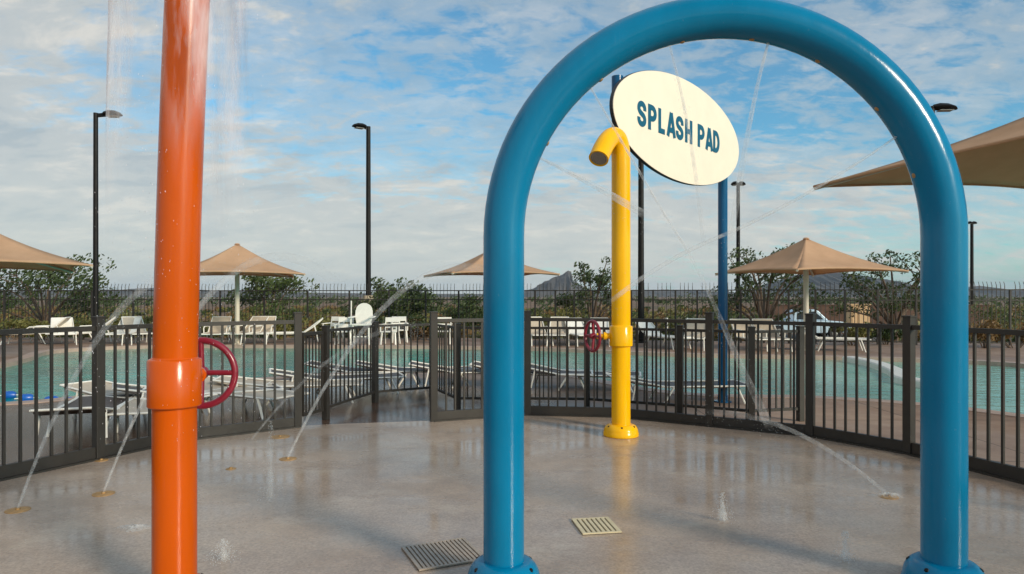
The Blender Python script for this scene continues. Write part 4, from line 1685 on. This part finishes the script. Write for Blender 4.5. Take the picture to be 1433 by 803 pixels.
def bubbler(px, py, hpx, label, wpx=9, dens=1.0):
    p = gnd(px, py)
    k = p.y / F
    h_, r_ = hpx * k, wpx * k
    prof = [(r_ * 1.1, 0), (r_ * .7, h_ * .10), (r_ * .62, h_ * .35), (r_ * .34, h_ * .58), (r_ * .38, h_ * .72), (r_ * .12, h_ * .92), (.002, h_)]
    b = MB()
    b.lathe(prof, n=20, fade=[.1 * dens, .45 * dens, .6 * dens, .5 * dens, .4 * dens, .25 * dens, .1])
    b.lathe([(a * .55, z * .9) for a, z in prof], n=14, fade=[.2 * dens] + [.7 * dens] * 4 + [.5 * dens, .2])
    rd_ = random.Random(px)
    for _ in range(420):
        a = rd_.random() * 2 * PI
        z = rd_.random() * 1.25
        rr_ = r_ * (1.45 - z) * rd_.uniform(.1, 1.7)
        q0 = Vector((rr_ * math.cos(a), rr_ * math.sin(a), h_ * z))
        s_ = rd_.uniform(.0008, .0024)
        b.add([q0 + Vector(q_) * s_ for q_ in ((1, 0, 0), (-1, 0, 0), (0, 1, 0), (0, -1, 0), (0, 0, 1.6), (0, 0, -1.6))],
              [(0, 2, 4), (2, 1, 4), (1, 3, 4), (3, 0, 4), (2, 0, 5), (1, 2, 5), (3, 1, 5), (0, 3, 5)], True, [1.5] * 6)
    o = b.build('water_bubbler', M['splash'], None, (p.x, p.y, .008), fade=True)
    tag(o, label, 'water jet', 'small bubbling water jets in the pad')


bubbler(1011, 730, 32, 'small white water jet bubbling up right of the cream grate', 9)
bubbler(1183, 786, 34, 'small water jet bubbling up left of the right arch leg', 9, .7)
bubbler(313, 786, 24, 'faint water jet bubbling up right of the orange post base', 12, .45)
bubbler(379, 700, 88, 'tall faint water jet standing between orange post and blue arch', 8, .35)


def splash_pool(px, py, w__, d__, label):
    """foaming water heaped where a jet lands"""
    p = gnd(px, py)
    rd_ = random.Random(px)
    N_, K = 28, 5
    vs_, fs_, fd = [], [], []
    for i in range(K + 1):
        for j in range(N_):
            a = 2 * PI * j / N_
            rr_ = (i / K) * (1 + .22 * math.sin(3 * a + px) + .12 * math.sin(7 * a))
            vs_.append((w__ * rr_ * math.cos(a), d__ * rr_ * math.sin(a), .024 * (1 - (i / K) ** 2) * rd_.uniform(.6, 1.3) + .001))
            fd.append(1.4 * (1 - (i / K) ** 2))
    for i in range(K):
        for j in range(N_):
            j2 = (j + 1) % N_
            fs_.append((i * N_ + j, (i + 1) * N_ + j, (i + 1) * N_ + j2, i * N_ + j2))
    b = MB().add(vs_, fs_, True, fd)
    o = b.build('water_splash', M['splash'], None, (p.x, p.y, .008), fade=True)
    tag(o, label, 'splash', 'foaming splashes on the pad')


splash_pool(188, 742, .13, .09, 'white foaming splash on the pad left of the orange post')
splash_pool(1243, 696, .14, .07, 'white foaming splash on the pad left of the right arch leg')

# water curtain falling round the orange post
b = MB()
N_, K = 72, 40
vs_, fs_, fd = [], [], []
rd_ = random.Random(3)
ph = [rd_.random() * 6.28 for _ in range(6)]
for i in range(K + 1):
    z = 3.86 - 2.15 * i / K
    t_ = i / K
    for j in range(N_):
        a = 2 * PI * j / N_
        r_ = .315 + .012 * math.sin(5 * a + ph[0] + 3 * t_) + .010 * math.sin(11 * a + ph[1] + 9 * t_) + .015 * math.sin(6 * t_ + ph[2] + 2 * a) + .03 * t_
        vs_.append((r_ * math.cos(a), r_ * math.sin(a), z))
        end_ = .62 + .22 * math.sin(3 * a + ph[3]) + .12 * math.sin(7 * a + ph[4])
        fd.append(max(0, min(1, (end_ - t_) * 3 + .15)) * min(1, (1 - t_) * 3))
for i in range(K):
    for j in range(N_):
        j2 = (j + 1) % N_
        fs_.append((i * N_ + j, (i + 1) * N_ + j, (i + 1) * N_ + j2, i * N_ + j2))
b.add(vs_, fs_, True, fd)
for _ in range(1300):
    a = rd_.random() * 2 * PI
    z = rd_.uniform(.9, 3.6)
    rr_ = .33 + rd_.gauss(0, .03 + .05 * (3.6 - z) / 2.4)
    q0 = Vector((rr_ * math.cos(a), rr_ * math.sin(a), z))
    s_ = rd_.uniform(.0006, .0020)
    b.add([q0 + Vector(q_) * s_ for q_ in ((1, 0, 0), (-1, 0, 0), (0, 1, 0), (0, -1, 0), (0, 0, 2.4), (0, 0, -2.4))],
          [(0, 2, 4), (2, 1, 4), (1, 3, 4), (3, 0, 4), (2, 0, 5), (1, 2, 5), (3, 1, 5), (0, 3, 5)], True, [1.5] * 6)
o = b.build('water_curtain', M['curtain'], None, (tx - .04, OY, 0), fade=True)
tag(o, 'thin clear curtain of falling water around the top of the orange post', 'water curtain')

# air: haze that turns the far mountains blue
hz = MB().box((0, 1150, 62), (4200, 3000, 128)).build('haze', None) if False else None
me = bpy.data.meshes.new('haze')
x0, x1, y0, y1, z0, z1 = -7000, 7000, -500, 7000, -25, 130
me.from_pydata([(x, y, z) for x in (x0, x1) for y in (y0, y1) for z in (z0, z1)], [], [(0, 1, 3, 2), (4, 6, 7, 5), (0, 4, 5, 1), (2, 3, 7, 6), (0, 2, 6, 4), (1, 5, 7, 3)])
hm = bpy.data.materials.new('haze_air')
hm.use_nodes = True
t2 = hm.node_tree
t2.nodes.clear()
pv = t2.nodes.new('ShaderNodeVolumePrincipled')
pv.inputs['Color'].default_value = (.55, .72, .95, 1)
pv.inputs['Density'].default_value = .00010
mo = t2.nodes.new('ShaderNodeOutputMaterial')
t2.links.new(pv.outputs[0], mo.inputs['Volume'])
me.materials.append(hm)
ho = bpy.data.objects.new('haze', me)
col.objects.link(ho)
tag(ho, 'thin blue air between the desert and the mountains', 'haze', kind='stuff')
